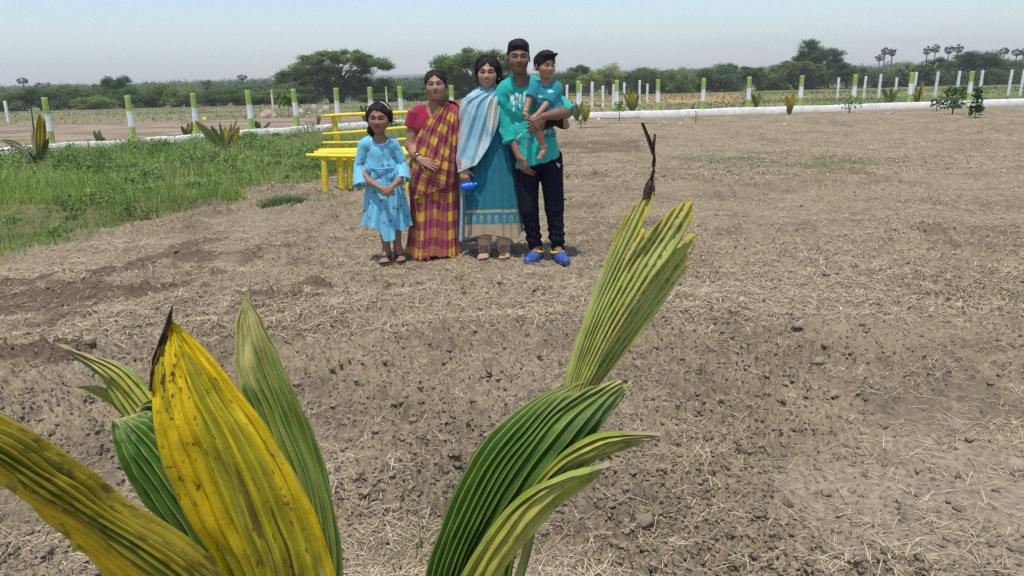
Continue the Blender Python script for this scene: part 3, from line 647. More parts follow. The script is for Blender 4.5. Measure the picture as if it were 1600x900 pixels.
TREES = [
 ('acacia', 519, 81, 172, 92, 'wide flat topped umbrella thorn tree with many stems, largest tree on the left half', 0),
 ('open', 742, 79, 132, 86, 'bright green tree with an airy crown behind the two women', 0),
 ('round', 1276, 63, 58, 118, 'tallest dark green tree right of the middle, with a knobbly top', 1), ('round', 1298, 76, 36, 121, 'dark shoulder tree close against the right side of the tallest dark tree', 2),
 ('acacia', 1248, 96, 88, 114, 'low spreading dark tree at the foot of the tallest dark tree', 1),
 ('round', 181, 119, 34, 101, 'dark round headed tree rising above the thicket between the first two banded posts', 3), ('round', 157, 126, 26, 103, 'smaller dark tree just left of the round headed tree', 1),
 ('bare', 321, 124, 26, 102, 'thin flat topped tree with sparse dark crown above the thicket by the third banded post', 0),
 ('bare', 68, 128, 32, 104, 'almost leafless thorn tree above the far left thicket', 1),
 ('bush', 12, 142, 78, 92, 'dull green thicket at the left edge of the photo', 0), ('bush', 62, 137, 84, 93, 'dark green thicket behind the first banded post', 1), ('bush', 120, 133, 86, 94, 'broad thicket right of the first banded post', 0),
 ('bush', 146, 150, 62, 88, 'low lighter green bush in front of the thicket, left of the second banded post', 2), ('bush', 196, 136, 60, 93, 'thicket right behind the second banded post', 1), ('bush', 240, 132, 86, 95, 'broad low crowned thicket between the second and third banded posts', 0),
 ('bush', 292, 134, 74, 93, 'thicket touching the left side of the third banded post', 2), ('bush', 348, 138, 66, 92, 'bright green thicket between the third and fourth banded posts', 1), ('bush', 402, 142, 70, 93, 'low dull thicket behind the fourth banded post', 0), ('bush', 438, 140, 64, 98, 'thicket between the pale soil heap and the umbrella tree', 2),
 ('bush', 640, 140, 92, 94, 'dense thicket right of the umbrella tree, behind the sari woman', 1), ('bush', 690, 139, 60, 96, 'green thicket behind the sari woman\'s shoulder', 2), ('bush', 590, 146, 60, 88, 'dark thicket under the right skirt of the umbrella tree', 1), ('bush', 468, 140, 60, 90, 'brownish thicket under the left skirt of the umbrella tree', 0),
 ('bush', 884, 112, 60, 112, 'dark thicket immediately right of the toddler', 1), ('round', 908, 102, 34, 116, 'dark tree peeping over the two light green trees', 2),
 ('light', 919, 112, 36, 106, 'smaller of the two yellowish green trees right of the toddler', 0), ('light', 953, 99, 44, 108, 'larger of the two yellowish green trees right of the toddler', 1),
 ('bush', 988, 112, 60, 112, 'dark thicket just right of the larger yellow green tree', 1), ('bush', 1020, 106, 76, 113, 'broad dark green thicket behind the third banded post on the right', 0), ('bush', 1062, 107, 50, 110, 'slightly lighter feathery thicket left of the gap in the tree line', 2),
 ('bush', 1082, 122, 44, 118, 'low hazy thicket in the gap of the tree line', 0),
 ('bush', 1120, 103, 74, 113, 'dark domed thicket right of the gap in the tree line', 1), ('round', 1135, 99, 30, 116, 'small tree top rising from the domed thicket', 3), ('round', 1172, 104, 40, 113, 'dark tree behind the fifth banded post on the right', 0), ('bush', 1206, 106, 60, 114, 'green thicket left of the low spreading dark tree', 2),
 ('round', 1326, 98, 44, 112, 'dark rounded tree right behind the post above the two stemmed sapling', 1), ('bush', 1368, 108, 60, 116, 'green thicket under the cluster of three palms', 0), ('bush', 1404, 104, 60, 118, 'thicket right of the cluster of three palms', 2),
 ('banana', 1436, 101, 70, 116, 'light green clump of big drooping leaves under the row of four palms', 0), ('round', 1468, 90, 34, 120, 'dark tree under the row of four palms', 2), ('bush', 1494, 94, 56, 118, 'green thicket between the row of four palms and the brown topped tree', 1),
 ('round', 1532, 80, 62, 118, 'tree with brownish uneven top near the right edge', 3), ('bush', 1548, 108, 62, 112, 'dark thicket before the brown topped tree', 1), ('bush', 1586, 92, 64, 118, 'broad green thicket at the right edge of the photo', 0)]
for i, (k, px, top, wp, Y, lab, v) in enumerate(TREES):
    tree(k, px, top, wp, Y, lab, v, GT, rz=[0, pi, 0.3, 2.6, -.4][i % 5] if k in ('bush', 'round', 'light') else (pi if (k == 'acacia' and v) else 0))
PALMS = [(34, 121, 15, 'lone palmyra palm standing above the thicket at the far left'), (378, 117, 14, 'palmyra palm between the fourth banded post and the umbrella tree'),
 (1375, 85, 13, 'lowest and leftmost palm of the cluster of three'), (1384, 74, 13, 'middle palm of the cluster of three'), (1395, 76, 12, 'right palm of the cluster of three'),
 (1450, 72, 12, 'first palm of the row of four'), (1463, 69, 12, 'second palm of the row of four'), (1484, 72, 12, 'third palm of the row of four'), (1499, 69, 13, 'fourth palm of the row of four'),
 (1570, 74, 13, 'ragged palm standing alone near the right edge'), (1590, 77, 14, 'left palm of the pair at the right edge'), (1601, 75, 14, 'right palm of the pair, cut by the photo edge')]
for i, (px, top, wp, lab) in enumerate(PALMS): tree('palm', px, top, wp, 205 if px > 100 else 175, lab, i % 3, 'palmyra palms above the tree line', rz=i*1.3)
# far wood: one mass
def far_wood():
    parts = []; rg = np.random.default_rng(77)
    for Y, n, hh, sz, w in ((125, 260, 2.9, .30, 1.5), (180, 260, 3.5, .40, 2.2), (290, 240, 4.6, .6, 3.4), (480, 220, 6.4, .9, 6.0)):
        for i in range(n):
            x = (i+rg.uniform())/n*2-1; x *= Y*.84; y = Y*(1+rg.uniform(-.12, .12)); sc = .62+.55*float(fbm2(np.array([x/Y*7]), np.array([Y*.1]), 3, 19)[0]); h = hh*sc
            if .12 < x/Y < .20 or x/Y > .5: h *= 1.0
            cz = float(base_z(0, y)); b = [((x, y, cz+h*.55), (w, w, h*.45))]
            if i % 2: b.append(((x+rg.uniform(-w, w), y-.5, cz+h*.25), (w, w*.7, h*.3)))
            parts.append(crown_leaves(b, 34/ w*1.6, sz, (.055, .092, .036), (.14, .185, .07), rg, .35, .3))
    V, F, C = merge(parts)
    tag(mesh_np('far_wood', V, F, CROWN, C=C), 'hazy green wood closing the plain behind the nearer trees', 'wood', kind='stuff')
far_wood()
# distant low hill
def hill():
    n = 120; th = np.linspace(-.22, .12, n); V = []
    for r, k in ((1300, 0), (1420, 1), (1560, 0)):
        hh = 15*np.exp(-((th+.13)/.085)**2)*(.8+.35*fbm2(th*30, th*0+2, 4, 3)) if k else np.zeros(n)-6
        V.append(np.stack([r*np.sin(th), r*np.cos(th), hh-2], 1))
    V = np.concatenate(V); i = np.arange(n-1); F = np.concatenate([np.stack([i+a*n, i+1+a*n, i+1+(a+1)*n, i+(a+1)*n], 1) for a in (0, 1)])
    tag(mesh_np('hills', V, F, mat_col('hill_scrub', noise=.2, nscale=.02, color=(.09, .11, .06)), smoothed=True), kind='structure')
hill()
# ---------------------------------------------------------------- yellow rustic bench
YEL = mat_col('yellow_paint', rough=.5, spec=.4, noise=.10, nscale=12, bump=.5, bscale=22, dist=.01)
YC = (.72, .565, .03)
def log(pts, r, n=12, seed=0, c=YC):
    t = np.linspace(0, 1, 14); P = crom(np.array(pts, float), t); rg = np.random.default_rng(seed)
    rr = .80*(np.interp(t, np.linspace(0, 1, len(np.atleast_1d(r))), r) if np.ndim(r) else np.full(14, r))*(1+rg.normal(0, .035, 14))
    P = np.vstack([P[0], P, P[-1]]); rr = np.concatenate([[rr[0]*.75], rr, [rr[-1]*.75]])
    d0 = P[1]-P[2]; d0 /= np.linalg.norm(d0); P[0] = P[1]+d0*r_(rr[1])*.25; d1 = P[-2]-P[-3]; d1 /= np.linalg.norm(d1); P[-1] = P[-2]+d1*r_(rr[-2])*.25
    V, F, C = tube(P, rr, n, c, wob=.10, seed=seed); C = C*(.78+.4*fbm3(V*9, 3, seed))[:, None]; C = mixc(C, (.25, .19, .10), smooth(fbm3(V*26, 3, seed+5), .66, .74)*.6); return V, F, C
def r_(x): return x
def build_bench():
    g = ground(508, 303); Y0 = g[1]; rt = empty('log_bench', (at(560, 300, Y0)[0], Y0+.2, ghs(at(560, 300, Y0)[0], Y0+.2)), 'yellow painted rustic bench of rough logs standing behind the girl', 'bench')
    def part(name, parts):
        V, F, C = merge(parts); return mesh_np(name, V, F, YEL, rt, C, True, origin=V.mean(0))
    p = lambda px, py, dy: at(px, py, Y0+dy)
    zg = lambda q: np.array([q[0], q[1], ghs(q[0], q[1])-.08])
    part('seat', [log([p(479, 243, -.02), p(560, 244, -.02), p(650, 240, -.02), p(700, 238, -.02)], [.034, .042, .038], seed=1), log([p(492, 239.5, .13), p(580, 239, .13), p(700, 234, .13)], .036, seed=2), log([p(497, 237, .27), p(580, 236, .27), p(700, 231, .27)], .034, seed=3), log([p(499, 235, .40), p(600, 233, .40), p(700, 229, .40)], .032, seed=31)])
    for k, (a, xb, dy, r) in enumerate([((505, 249), 508, 0, .050), ((530, 249), 533, .20, .066), ((545, 249), 545, .34, .048), ((640, 245), 637, 0, .05), ((672, 244), 668, .22, .06)]):
        top = p(a[0], a[1]-3, dy); bot = p(xb, 296, dy); part('leg', [log([top, (top*.5+bot*.5)+np.array([.006, 0, 0]), zg(bot)], [r*.9, r, r*1.06], seed=10+k)])
    part('crossbar', [log([p(508, 249, -.03), p(556, 250.5, .44)], .022, seed=21)]); part('crossbar', [log([p(640, 247, -.03), p(676, 247, .44)], .022, seed=22)])
    part('backrest', [log([p(504, 181.5, .50), p(560, 178.5, .50), p(620, 176.5, .50), p(700, 172, .50)], [.026, .032, .034, .03], seed=4), log([p(504, 209.5, .49), p(560, 206, .49), p(640, 199, .49), p(700, 196, .49)], [.022, .028, .03, .027], seed=5), log([p(504, 223, .49), p(570, 222, .49), p(640, 217, .49), p(700, 214, .49)], [.02, .026, .024, .026], seed=6)])
    for px, k in ((523, 0), (664, 1)):
        part('back_post', [log([p(px-2, 182, .55), p(px+3, 215, .56), zg(p(px+10, 270, .58))], [.045, .05, .056], seed=40+k)])
build_bench()

# ---------------------------------------------------------------- pleated palm leaves
PALM = mat_col('palm_leaf', rough=.5, spec=.35, noise=.12, nscale=25, bump=.25, bscale=160, dist=.002, transl=.32, stretch=(1, 1, 1))
GRN = np.array([.105, .205, .016]); DGRN = np.array([.060, .145, .014]); YLW = np.array([.82, .61, .010]); OLV = np.array([.27, .29, .020]); PALE = np.array([.40, .42, .17]); DRY = np.array([.45, .38, .22]); BRN = np.array([.060, .030, .018]); GREY = np.array([.16, .12, .11])
def pleated(name, ribs, npl, amp, colf, parent, nt=150, per=14, tipjag=None, seed=0, thick=.0009, sub=False, world=False, sharp=1.0, mat=None):
    """ribs: list of rib polylines [(px,py,Y),...] base->tip, spread across the blade"""
    R_ = []
    for r in ribs:
        W = np.array([q if world else at(*q) for q in r], float); R_.append(crom(W, np.linspace(0, 1, nt)))
    R_ = np.array(R_); ns = npl*per+1; s = np.linspace(0, 1, ns); t = np.linspace(0, 1, nt)
    G = np.stack([crom(R_[:, k], s) if len(R_) > 2 else R_[0, k]*(1-s[:, None])+R_[1, k]*s[:, None] for k in range(nt)], 1)   # ns,nt,3
    if tipjag is not None:    # pull the tips of each pleat back by its own amount
        jag = np.interp(s, np.linspace(0, 1, len(tipjag)), tipjag)+.02*np.abs(((s*npl) % 1)-.5); tt = t[None, :]*(1-jag[:, None]); idx = tt*(nt-1); i0 = np.floor(idx).astype(int).clip(0, nt-2); f = (idx-i0)[..., None]
        ii = np.arange(ns)[:, None]; G = G[ii, i0]*(1-f)+G[ii, i0+1]*f
    du = np.gradient(G, axis=0); dv = np.gradient(G, axis=1); N = np.cross(du, dv); ln = np.linalg.norm(N, axis=2, keepdims=True); N = N/(ln+1e-9)
    if N[ns//2, nt//2, 1] > 0: N = -N
    wid = np.linalg.norm(G[-1]-G[0], axis=1); am = amp*np.clip(wid/(wid.max()*.55), .05, 1)
    ph = (s*npl) % 1; tri = 1-2*np.abs(ph-.5)*2; tri = np.sign(tri)*np.abs(tri)**sharp
    G = G + N*(tri[:, None]*am[None, :])[..., None]
    rg = np.random.default_rng(seed)
    G = G + N*((fbm2(s[:, None]*4+seed, t[None, :]*5+0*s[:, None], 3, seed)-.5)*.018)[..., None]
    S, T = np.meshgrid(s, t, indexing='ij'); C = colf(S, T, tri[:, None]+0*T, npl)
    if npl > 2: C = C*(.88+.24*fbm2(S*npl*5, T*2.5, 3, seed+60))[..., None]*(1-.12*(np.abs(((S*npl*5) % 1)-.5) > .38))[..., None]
    V = G.reshape(-1, 3); i = (np.arange(ns-1)*nt)[:, None]; j = np.arange(nt-1)[None]
    F = np.stack([i+j, i+j+1, i+nt+j+1, i+nt+j], -1).reshape(-1, 4)
    o = mesh_np(name, V, F, mat or PALM, parent, C.reshape(-1, 3), True, origin=V[0])
    sd = o.modifiers.new('thickness', 'SOLIDIFY'); sd.thickness = thick; sd.offset = 0
    return o
def lines(T, tri, C, c, w=.80, k=.8): return mixc(C, c, smooth(tri, w, .98)*k)
def spots(S, T, sc, thr, seed, ax=1.0): return smooth(fbm2(S*sc*ax+seed, T*sc+seed*2, 3, seed), thr, thr+.05)
def c_yellow(S, T, tri, n):
    C = mixc(YLW, OLV*.9+YLW*.12, smooth(fbm2(S*8, T*2.2, 3, 3)*.7+.35*(1-T)-.12*np.abs(S-.5), .40, .62)*.85)
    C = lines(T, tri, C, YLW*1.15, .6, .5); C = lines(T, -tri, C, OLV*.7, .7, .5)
    C = mixc(C, BRN*1.5, spots(S, T, 52, .745, 4)*.85); C = mixc(C, BRN*1.3, spots(S, T*.3, 17, .635, 8, 1.6)*smooth(S, .3, .6)*(1-T)*1.1)
    C = mixc(C, PALE*1.1, spots(S, T, 9, .76, 12)*.5)
    e = smooth(S+0*T, .0, .05); C = mixc(BRN, C, np.clip(e+smooth(.62-T, 0, .12), 0, 1)); C = mixc(C, BRN*.6, ((S > .12) & (S < .22) & (T > .84) & (T < .93))*.9)
    C = mixc(C, BRN*1.2, spots(S, T, 44, .66, 15)*(S < .5)*(T > .70)*.9)
    return C
def c_green(S, T, tri, n):
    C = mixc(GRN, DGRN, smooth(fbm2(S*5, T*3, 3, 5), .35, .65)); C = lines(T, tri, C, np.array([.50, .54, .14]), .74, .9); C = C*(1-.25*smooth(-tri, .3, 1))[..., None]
    C = mixc(C, np.array([.27, .33, .10]), smooth(T+.12*fbm2(S*14, T*2, 2, 9), .72, 1.02)*.8); return mixc(C, np.array([.55, .50, .18]), smooth(T+fbm2(S*9, T*3, 2, 7)*.2, 1.02, 1.12)*.8)
def c_drygreen(S, T, tri, n):
    C = mixc(np.array([.11, .23, .035]), np.array([.25, .34, .06]), smooth(fbm2(S*14, T*2, 3, 9), .4, .7)); C = lines(T, tri, C, np.array([.50, .42, .12]), .55, .85)
    C = mixc(C, np.array([.62, .58, .22]), smooth(T+fbm2(S*22, T*1.0, 3, 11)*.6-.18*(S > .6), .74, 1.0)*.9); return mixc(C, DRY*1.1, smooth(T, .955, 1))
def c_olive(S, T, tri, n):
    C = mixc(OLV*.85, np.array([.46, .37, .03]), smooth(fbm2(S*11, T*1.4, 3, 21), .35, .62)); C = mixc(C, YLW*.9, smooth(S+(fbm2(S*3, T*4, 3, 23)-.5)*.25, .52, .68)*.92)
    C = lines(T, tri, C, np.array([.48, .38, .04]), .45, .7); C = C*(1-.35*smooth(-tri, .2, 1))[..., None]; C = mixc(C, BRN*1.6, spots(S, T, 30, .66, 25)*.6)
    C = mixc(C, BRN*1.4, smooth(np.abs(S-(.58+.04*np.sin(T*9))), -.0, .02)*0 + (np.abs(S-(.60+.05*np.sin(T*7))) < .018)*(T < .5)*.55); return mixc(C, PALE, spots(S, T, 8, .74, 29)*.6)
def c_pale(S, T, tri, n):
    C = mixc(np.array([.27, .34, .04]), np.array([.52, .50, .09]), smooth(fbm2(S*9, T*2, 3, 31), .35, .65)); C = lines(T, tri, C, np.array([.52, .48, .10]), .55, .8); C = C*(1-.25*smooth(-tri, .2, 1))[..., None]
    C = mixc(C, DRY, smooth(T+fbm2(S*7, T*4, 3, 33)*.3, .95, 1.15)*.9); return mixc(C, BRN*3, spots(S, T, 20, .68, 35)*.5)
def c_upper(S, T, tri, n):
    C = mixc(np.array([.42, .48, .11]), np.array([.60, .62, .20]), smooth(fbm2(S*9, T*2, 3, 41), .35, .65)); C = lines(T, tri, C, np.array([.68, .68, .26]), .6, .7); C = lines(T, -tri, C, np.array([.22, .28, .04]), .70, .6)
    rust = spots(S, T*2.2, 26, .55, 43, 1.0)*smooth(-tri*1.0, -.3, .5); C = mixc(C, np.array([.28, .10, .015]), rust*.75)
    C = mixc(C, YLW*.85, spots(S, T*.4, 9, .64, 45)*.3); C = mixc(C, PALE*1.35, smooth(S, .2, .24)*(1-smooth(S, .30, .36))*smooth(T, .5, .7)*.85)
    return mixc(C, YLW*.9, smooth(T, .93, 1)*.6)
def c_brown(S, T, tri, n): return mixc(BRN, GREY*.8, fbm2(S*6, T*6, 3, 51))
def c_stalk(S, T, tri, n): return mixc(np.array([.10, .16, .03]), np.array([.24, .24, .06]), fbm2(S*6, T*6, 3, 53))

PB = np.array([-.13, 1.18, 0.]); PB[2] = ghs(PB[0], PB[1])
big = empty('coconut_seedling', PB, 'large coconut seedling filling the foreground with yellow and green pleated fronds', 'palm plant')
def stalk(pts, r, c=np.array([.16, .20, .05]), name='leaf_stalk'):
    P = crom(np.array(pts, float), np.linspace(0, 1, 30)); V, F, C = tube(P, np.interp(np.linspace(0, 1, 30), np.linspace(0, 1, len(r)), r), 10, c, wob=.06)
    C = C*(.7+.5*fbm3(V*14, 2, 3))[:, None]; return mesh_np(name, V, F, PALM, big, C, True, origin=V[0])
crownp = PB+np.array([0, 0, .22])
for (tx, ty, tY) in ((440, 985, .86), (505, 990, 1.02), (300, 985, 1.16), (360, 1000, .98), (715, 985, 1.18), (770, 960, 1.30)):
    stalk([PB+np.array([0, 0, -.05]), crownp, (crownp+at(tx, ty, tY))/2+np.array([0, 0, .015]), at(tx, ty, tY)], [.03, .024, .014, .011])
# big yellow leaf
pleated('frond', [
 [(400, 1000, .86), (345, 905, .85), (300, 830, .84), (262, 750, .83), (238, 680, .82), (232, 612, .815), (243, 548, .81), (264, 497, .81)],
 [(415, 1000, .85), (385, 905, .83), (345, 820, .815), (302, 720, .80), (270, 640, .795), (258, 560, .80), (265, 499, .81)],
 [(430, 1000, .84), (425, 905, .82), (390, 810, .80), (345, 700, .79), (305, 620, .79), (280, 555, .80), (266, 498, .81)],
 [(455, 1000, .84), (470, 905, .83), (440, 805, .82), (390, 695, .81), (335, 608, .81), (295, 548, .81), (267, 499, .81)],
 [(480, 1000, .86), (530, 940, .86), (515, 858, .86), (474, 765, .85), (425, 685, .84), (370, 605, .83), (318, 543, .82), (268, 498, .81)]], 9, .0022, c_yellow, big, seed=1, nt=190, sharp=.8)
pleated('withered_tip', [[(232, 612, .81), (236, 575, .808), (246, 540, .806), (262, 497, .806), (267, 480, .80)], [(241, 605, .812), (245, 575, .808), (256, 540, .806), (268, 500, .806), (270, 481, .80)]], 1, .001, c_brown, big, nt=40, per=6)
# green leaf with dried top behind it
pleated('frond', [
 [(470, 1010, 1.03), (430, 760, 1.05), (388, 645, 1.06), (366, 580, 1.06), (367, 510, 1.06), (382, 456, 1.06)],
 [(485, 1010, 1.02), (458, 770, 1.04), (412, 640, 1.045), (388, 575, 1.05), (379, 510, 1.055), (383, 457, 1.06)],
 [(500, 1010, 1.02), (490, 790, 1.03), (445, 660, 1.04), (412, 575, 1.045), (393, 510, 1.05), (384, 457, 1.06)],
 [(520, 1010, 1.03), (512, 820, 1.05), (475, 690, 1.06), (438, 590, 1.06), (408, 520, 1.06), (386, 459, 1.06)],
 [(545, 1010, 1.06), (532, 880, 1.07), (512, 740, 1.08), (470, 640, 1.08), (424, 545, 1.07), (389, 466, 1.06)]], 9, .0028, c_drygreen, big, seed=2, nt=190)
# pale leaf at the back left with two tips
pleated('frond', [[(330, 1000, 1.17), (290, 800, 1.20), (222, 700, 1.21), (190, 650, 1.22), (150, 588, 1.23), (88, 537, 1.24)], [(335, 1000, 1.16), (300, 780, 1.18), (245, 680, 1.20), (210, 630, 1.21), (165, 578, 1.22), (90, 537, 1.24)],
 [(345, 1000, 1.17), (315, 760, 1.19), (265, 660, 1.20), (225, 600, 1.21), (180, 566, 1.22), (92, 536, 1.24)]], 6, .004, c_pale, big, seed=3, tipjag=[.05, .0, .0, .18])
pleated('frond', [[(325, 1000, 1.18), (280, 800, 1.22), (225, 690, 1.235), (190, 648, 1.24), (150, 622, 1.25), (114, 604, 1.26)], [(330, 1000, 1.17), (285, 780, 1.215), (232, 670, 1.23), (200, 632, 1.24), (160, 606, 1.25), (116, 603, 1.26)]], 3, .004, c_pale, big, seed=4)
pleated('frond', [[(330, 1000, 1.185), (280, 780, 1.225), (230, 665, 1.24), (200, 625, 1.25), (172, 602, 1.255), (142, 575, 1.26)], [(335, 1000, 1.18), (290, 760, 1.22), (240, 650, 1.235), (212, 612, 1.245), (185, 590, 1.25), (143, 574, 1.26)]], 3, .004, c_green, big, seed=5)
# folded dark green leaf
pleated('frond', [
 [(330, 1000, 1.04), (270, 850, 1.05), (215, 780, 1.06), (185, 725, 1.06), (175, 680, 1.06), (178, 656, 1.06)],
 [(350, 1000, 1.03), (300, 850, 1.03), (240, 770, 1.03), (205, 715, 1.035), (186, 680, 1.05), (181, 655, 1.06)],
 [(370, 1000, 1.03), (325, 840, 1.02), (268, 750, 1.02), (225, 695, 1.03), (198, 665, 1.04), (187, 653, 1.06)],
 [(395, 1000, 1.05), (350, 815, 1.05), (292, 725, 1.05), (245, 675, 1.05), (212, 655, 1.055), (195, 652, 1.065)],
 [(410, 1000, 1.08), (375, 780, 1.09), (310, 700, 1.09), (262, 655, 1.09), (228, 642, 1.08), (208, 650, 1.07)]], 8, .0036, c_green, big, seed=6)
pleated('frond', [[(380, 1000, 1.10), (330, 780, 1.12), (262, 690, 1.12), (228, 665, 1.12), (210, 655, 1.12)], [(395, 1000, 1.10), (350, 760, 1.12), (275, 670, 1.12), (240, 640, 1.12), (216, 645, 1.12)], [(405, 1000, 1.11), (360, 740, 1.13), (290, 650, 1.13), (245, 620, 1.13), (218, 646, 1.13)]], 4, .005, c_green, big, seed=7)
# broad olive and yellow leaf sweeping to the lower left
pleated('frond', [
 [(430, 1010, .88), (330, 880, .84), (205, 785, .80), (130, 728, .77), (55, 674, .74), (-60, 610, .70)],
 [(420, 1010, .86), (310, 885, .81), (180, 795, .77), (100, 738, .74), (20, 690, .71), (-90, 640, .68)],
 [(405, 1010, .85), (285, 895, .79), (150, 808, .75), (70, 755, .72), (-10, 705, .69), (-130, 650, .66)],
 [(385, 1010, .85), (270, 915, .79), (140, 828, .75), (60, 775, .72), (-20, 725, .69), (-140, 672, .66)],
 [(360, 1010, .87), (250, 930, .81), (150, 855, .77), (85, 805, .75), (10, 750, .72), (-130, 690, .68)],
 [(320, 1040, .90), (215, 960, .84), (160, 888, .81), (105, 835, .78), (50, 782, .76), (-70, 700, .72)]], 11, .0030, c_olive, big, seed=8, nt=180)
pleated('frond', [[(300, 1010, 1.25), (220, 880, 1.27), (150, 820, 1.28), (72, 802, 1.29)], [(310, 1010, 1.25), (235, 870, 1.27), (160, 812, 1.28), (74, 800, 1.29)]], 2, .003, c_pale, big, seed=9, nt=60)
pleated('frond', [[(300, 1010, 1.26), (220, 890, 1.28), (150, 836, 1.29), (88, 824, 1.30)], [(310, 1010, 1.26), (235, 878, 1.28), (160, 826, 1.29), (90, 822, 1.30)]], 2, .003, c_green, big, seed=10, nt=60)
# main green leaf on the right, drooping tips
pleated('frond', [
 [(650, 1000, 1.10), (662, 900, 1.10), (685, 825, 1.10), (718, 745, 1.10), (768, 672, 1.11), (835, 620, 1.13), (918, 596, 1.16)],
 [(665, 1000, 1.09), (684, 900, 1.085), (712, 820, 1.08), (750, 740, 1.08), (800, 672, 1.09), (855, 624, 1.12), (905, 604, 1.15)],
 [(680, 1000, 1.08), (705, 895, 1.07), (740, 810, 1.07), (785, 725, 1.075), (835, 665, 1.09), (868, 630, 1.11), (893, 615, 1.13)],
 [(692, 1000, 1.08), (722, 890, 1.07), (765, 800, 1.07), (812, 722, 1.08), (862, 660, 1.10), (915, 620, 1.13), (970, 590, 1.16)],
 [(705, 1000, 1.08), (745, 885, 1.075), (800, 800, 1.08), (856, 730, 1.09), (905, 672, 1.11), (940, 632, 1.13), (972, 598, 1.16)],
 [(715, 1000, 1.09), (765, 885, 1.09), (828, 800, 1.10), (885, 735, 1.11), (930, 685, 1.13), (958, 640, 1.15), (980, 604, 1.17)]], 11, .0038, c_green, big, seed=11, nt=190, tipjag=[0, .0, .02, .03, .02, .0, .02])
pleated('frond', [
 [(705, 1000, 1.10), (745, 880, 1.10), (795, 800, 1.11), (850, 730, 1.12), (905, 672, 1.14), (950, 625, 1.16), (987, 597, 1.18)],
 [(712, 1000, 1.10), (758, 880, 1.10), (812, 802, 1.11), (870, 738, 1.12), (925, 680, 1.14), (960, 640, 1.16), (986, 600, 1.18)]], 2, .005, c_green, big, seed=12)
pleated('frond', [
 [(710, 1000, 1.06), (745, 900, 1.06), (800, 805, 1.06), (860, 725, 1.07), (915, 685, 1.08), (965, 676, 1.09), (1034, 677, 1.10)],
 [(718, 1000, 1.055), (762, 890, 1.05), (820, 800, 1.055), (880, 735, 1.065), (930, 705, 1.08), (970, 690, 1.09), (1022, 680, 1.10)],
 [(725, 1000, 1.06), (775, 885, 1.07), (835, 808, 1.08), (895, 750, 1.09), (940, 715, 1.10), (980, 700, 1.105), (1010, 683, 1.11)]], 5, .005, c_pale, big, seed=13, nt=170)
pleated('frond', [
 [(685, 1000, 1.02), (712, 915, 1.02), (765, 828, 1.02), (820, 772, 1.03), (880, 745, 1.04), (920, 735, 1.05), (955, 727, 1.06)],
 [(715, 1000, 1.01), (748, 912, 1.01), (790, 842, 1.015), (830, 790, 1.03), (880, 755, 1.045), (920, 740, 1.055), (952, 730, 1.065)],
 [(750, 1000, 1.03), (785, 900, 1.04), (826, 842, 1.045), (866, 803, 1.06), (900, 773, 1.07), (925, 750, 1.075), (945, 734, 1.08)]], 4, .0055, c_pale, big, seed=14, nt=170)
# upper right fan
B0 = lambda k: [(856+k, 740, 1.33), (870+k*1.3, 690, 1.34)]
UP = [
 B0(0)+[(884, 603, 1.36), (903, 528, 1.37), (935, 440, 1.38), (962, 366, 1.38), (985, 318, 1.38)],
 B0(1)+[(887, 606, 1.35), (910, 523, 1.36), (945, 432, 1.365), (978, 350, 1.37), (1004, 300, 1.375)],
 B0(2)+[(890, 609, 1.345), (918, 518, 1.35), (957, 425, 1.36), (994, 348, 1.365), (1022, 286, 1.37)],
 B0(3)+[(894, 611, 1.34), (928, 514, 1.35), (970, 424, 1.36), (1010, 352, 1.365), (1040, 302, 1.37)],
 B0(4)+[(898, 613, 1.34), (938, 517, 1.35), (986, 426, 1.36), (1028, 360, 1.365), (1060, 306, 1.37)],
 B0(5)+[(903, 615, 1.34), (948, 522, 1.35), (1002, 432, 1.36), (1044, 366, 1.365), (1080, 308, 1.37)],
 B0(6)+[(908, 618, 1.345), (958, 530, 1.355), (1013, 444, 1.365), (1054, 388, 1.375), (1086, 330, 1.38)]]
pleated('frond', UP, 11, .0030, c_upper, big, seed=15, nt=190, tipjag=[.07, .09, .05, .0, .0, .17, .20, .10, .04, .02, .0, .05])
pleated('frond', [
 B0(6)+[(904, 618, 1.36), (955, 533, 1.37), (1010, 452, 1.38), (1050, 398, 1.39), (1082, 362, 1.40)],
 B0(7)+[(912, 622, 1.365), (966, 545, 1.375), (1020, 470, 1.385), (1058, 418, 1.395), (1086, 380, 1.405)],
 B0(8)+[(918, 626, 1.37), (974, 556, 1.38), (1028, 486, 1.39), (1062, 440, 1.40), (1084, 402, 1.41)]], 4, .003, c_upper, big, seed=16, nt=120, tipjag=[0, .0, .03, .12, .0])
pleated('withered_tip', [[(1006, 312, 1.365), (1009, 292, 1.365), (1019, 270, 1.365), (1022, 252, 1.365), (1014, 225, 1.36), (1002, 192, 1.36)], [(1023, 306, 1.37), (1023, 285, 1.37), (1022, 265, 1.365), (1024, 248, 1.365), (1018, 222, 1.36), (1005, 191, 1.36)]], 2, .002, c_brown, big, nt=70, per=6)
pleated('withered_tip', [[(1019, 262, 1.367), (1020, 245, 1.367), (1020, 228, 1.367), (1023, 209, 1.367)], [(1022, 262, 1.367), (1023, 245, 1.367), (1023, 228, 1.367), (1024.5, 209, 1.367)]], 1, .0005, c_brown, big, nt=30, per=4)
stalk([crownp, (at(790, 960, 1.30)+crownp)/2, at(812, 900, 1.33), at(845, 760, 1.345), at(868, 690, 1.345)], [.02, .014, .010, .008, .006])
pleated('frond', [[(758, 1000, 1.33), (772, 900, 1.33), (790, 850, 1.33), (806, 818, 1.33)], [(790, 1000, 1.33), (800, 900, 1.33), (812, 850, 1.33), (818, 815, 1.33)]], 3, .004, c_green, big, seed=18, nt=60)

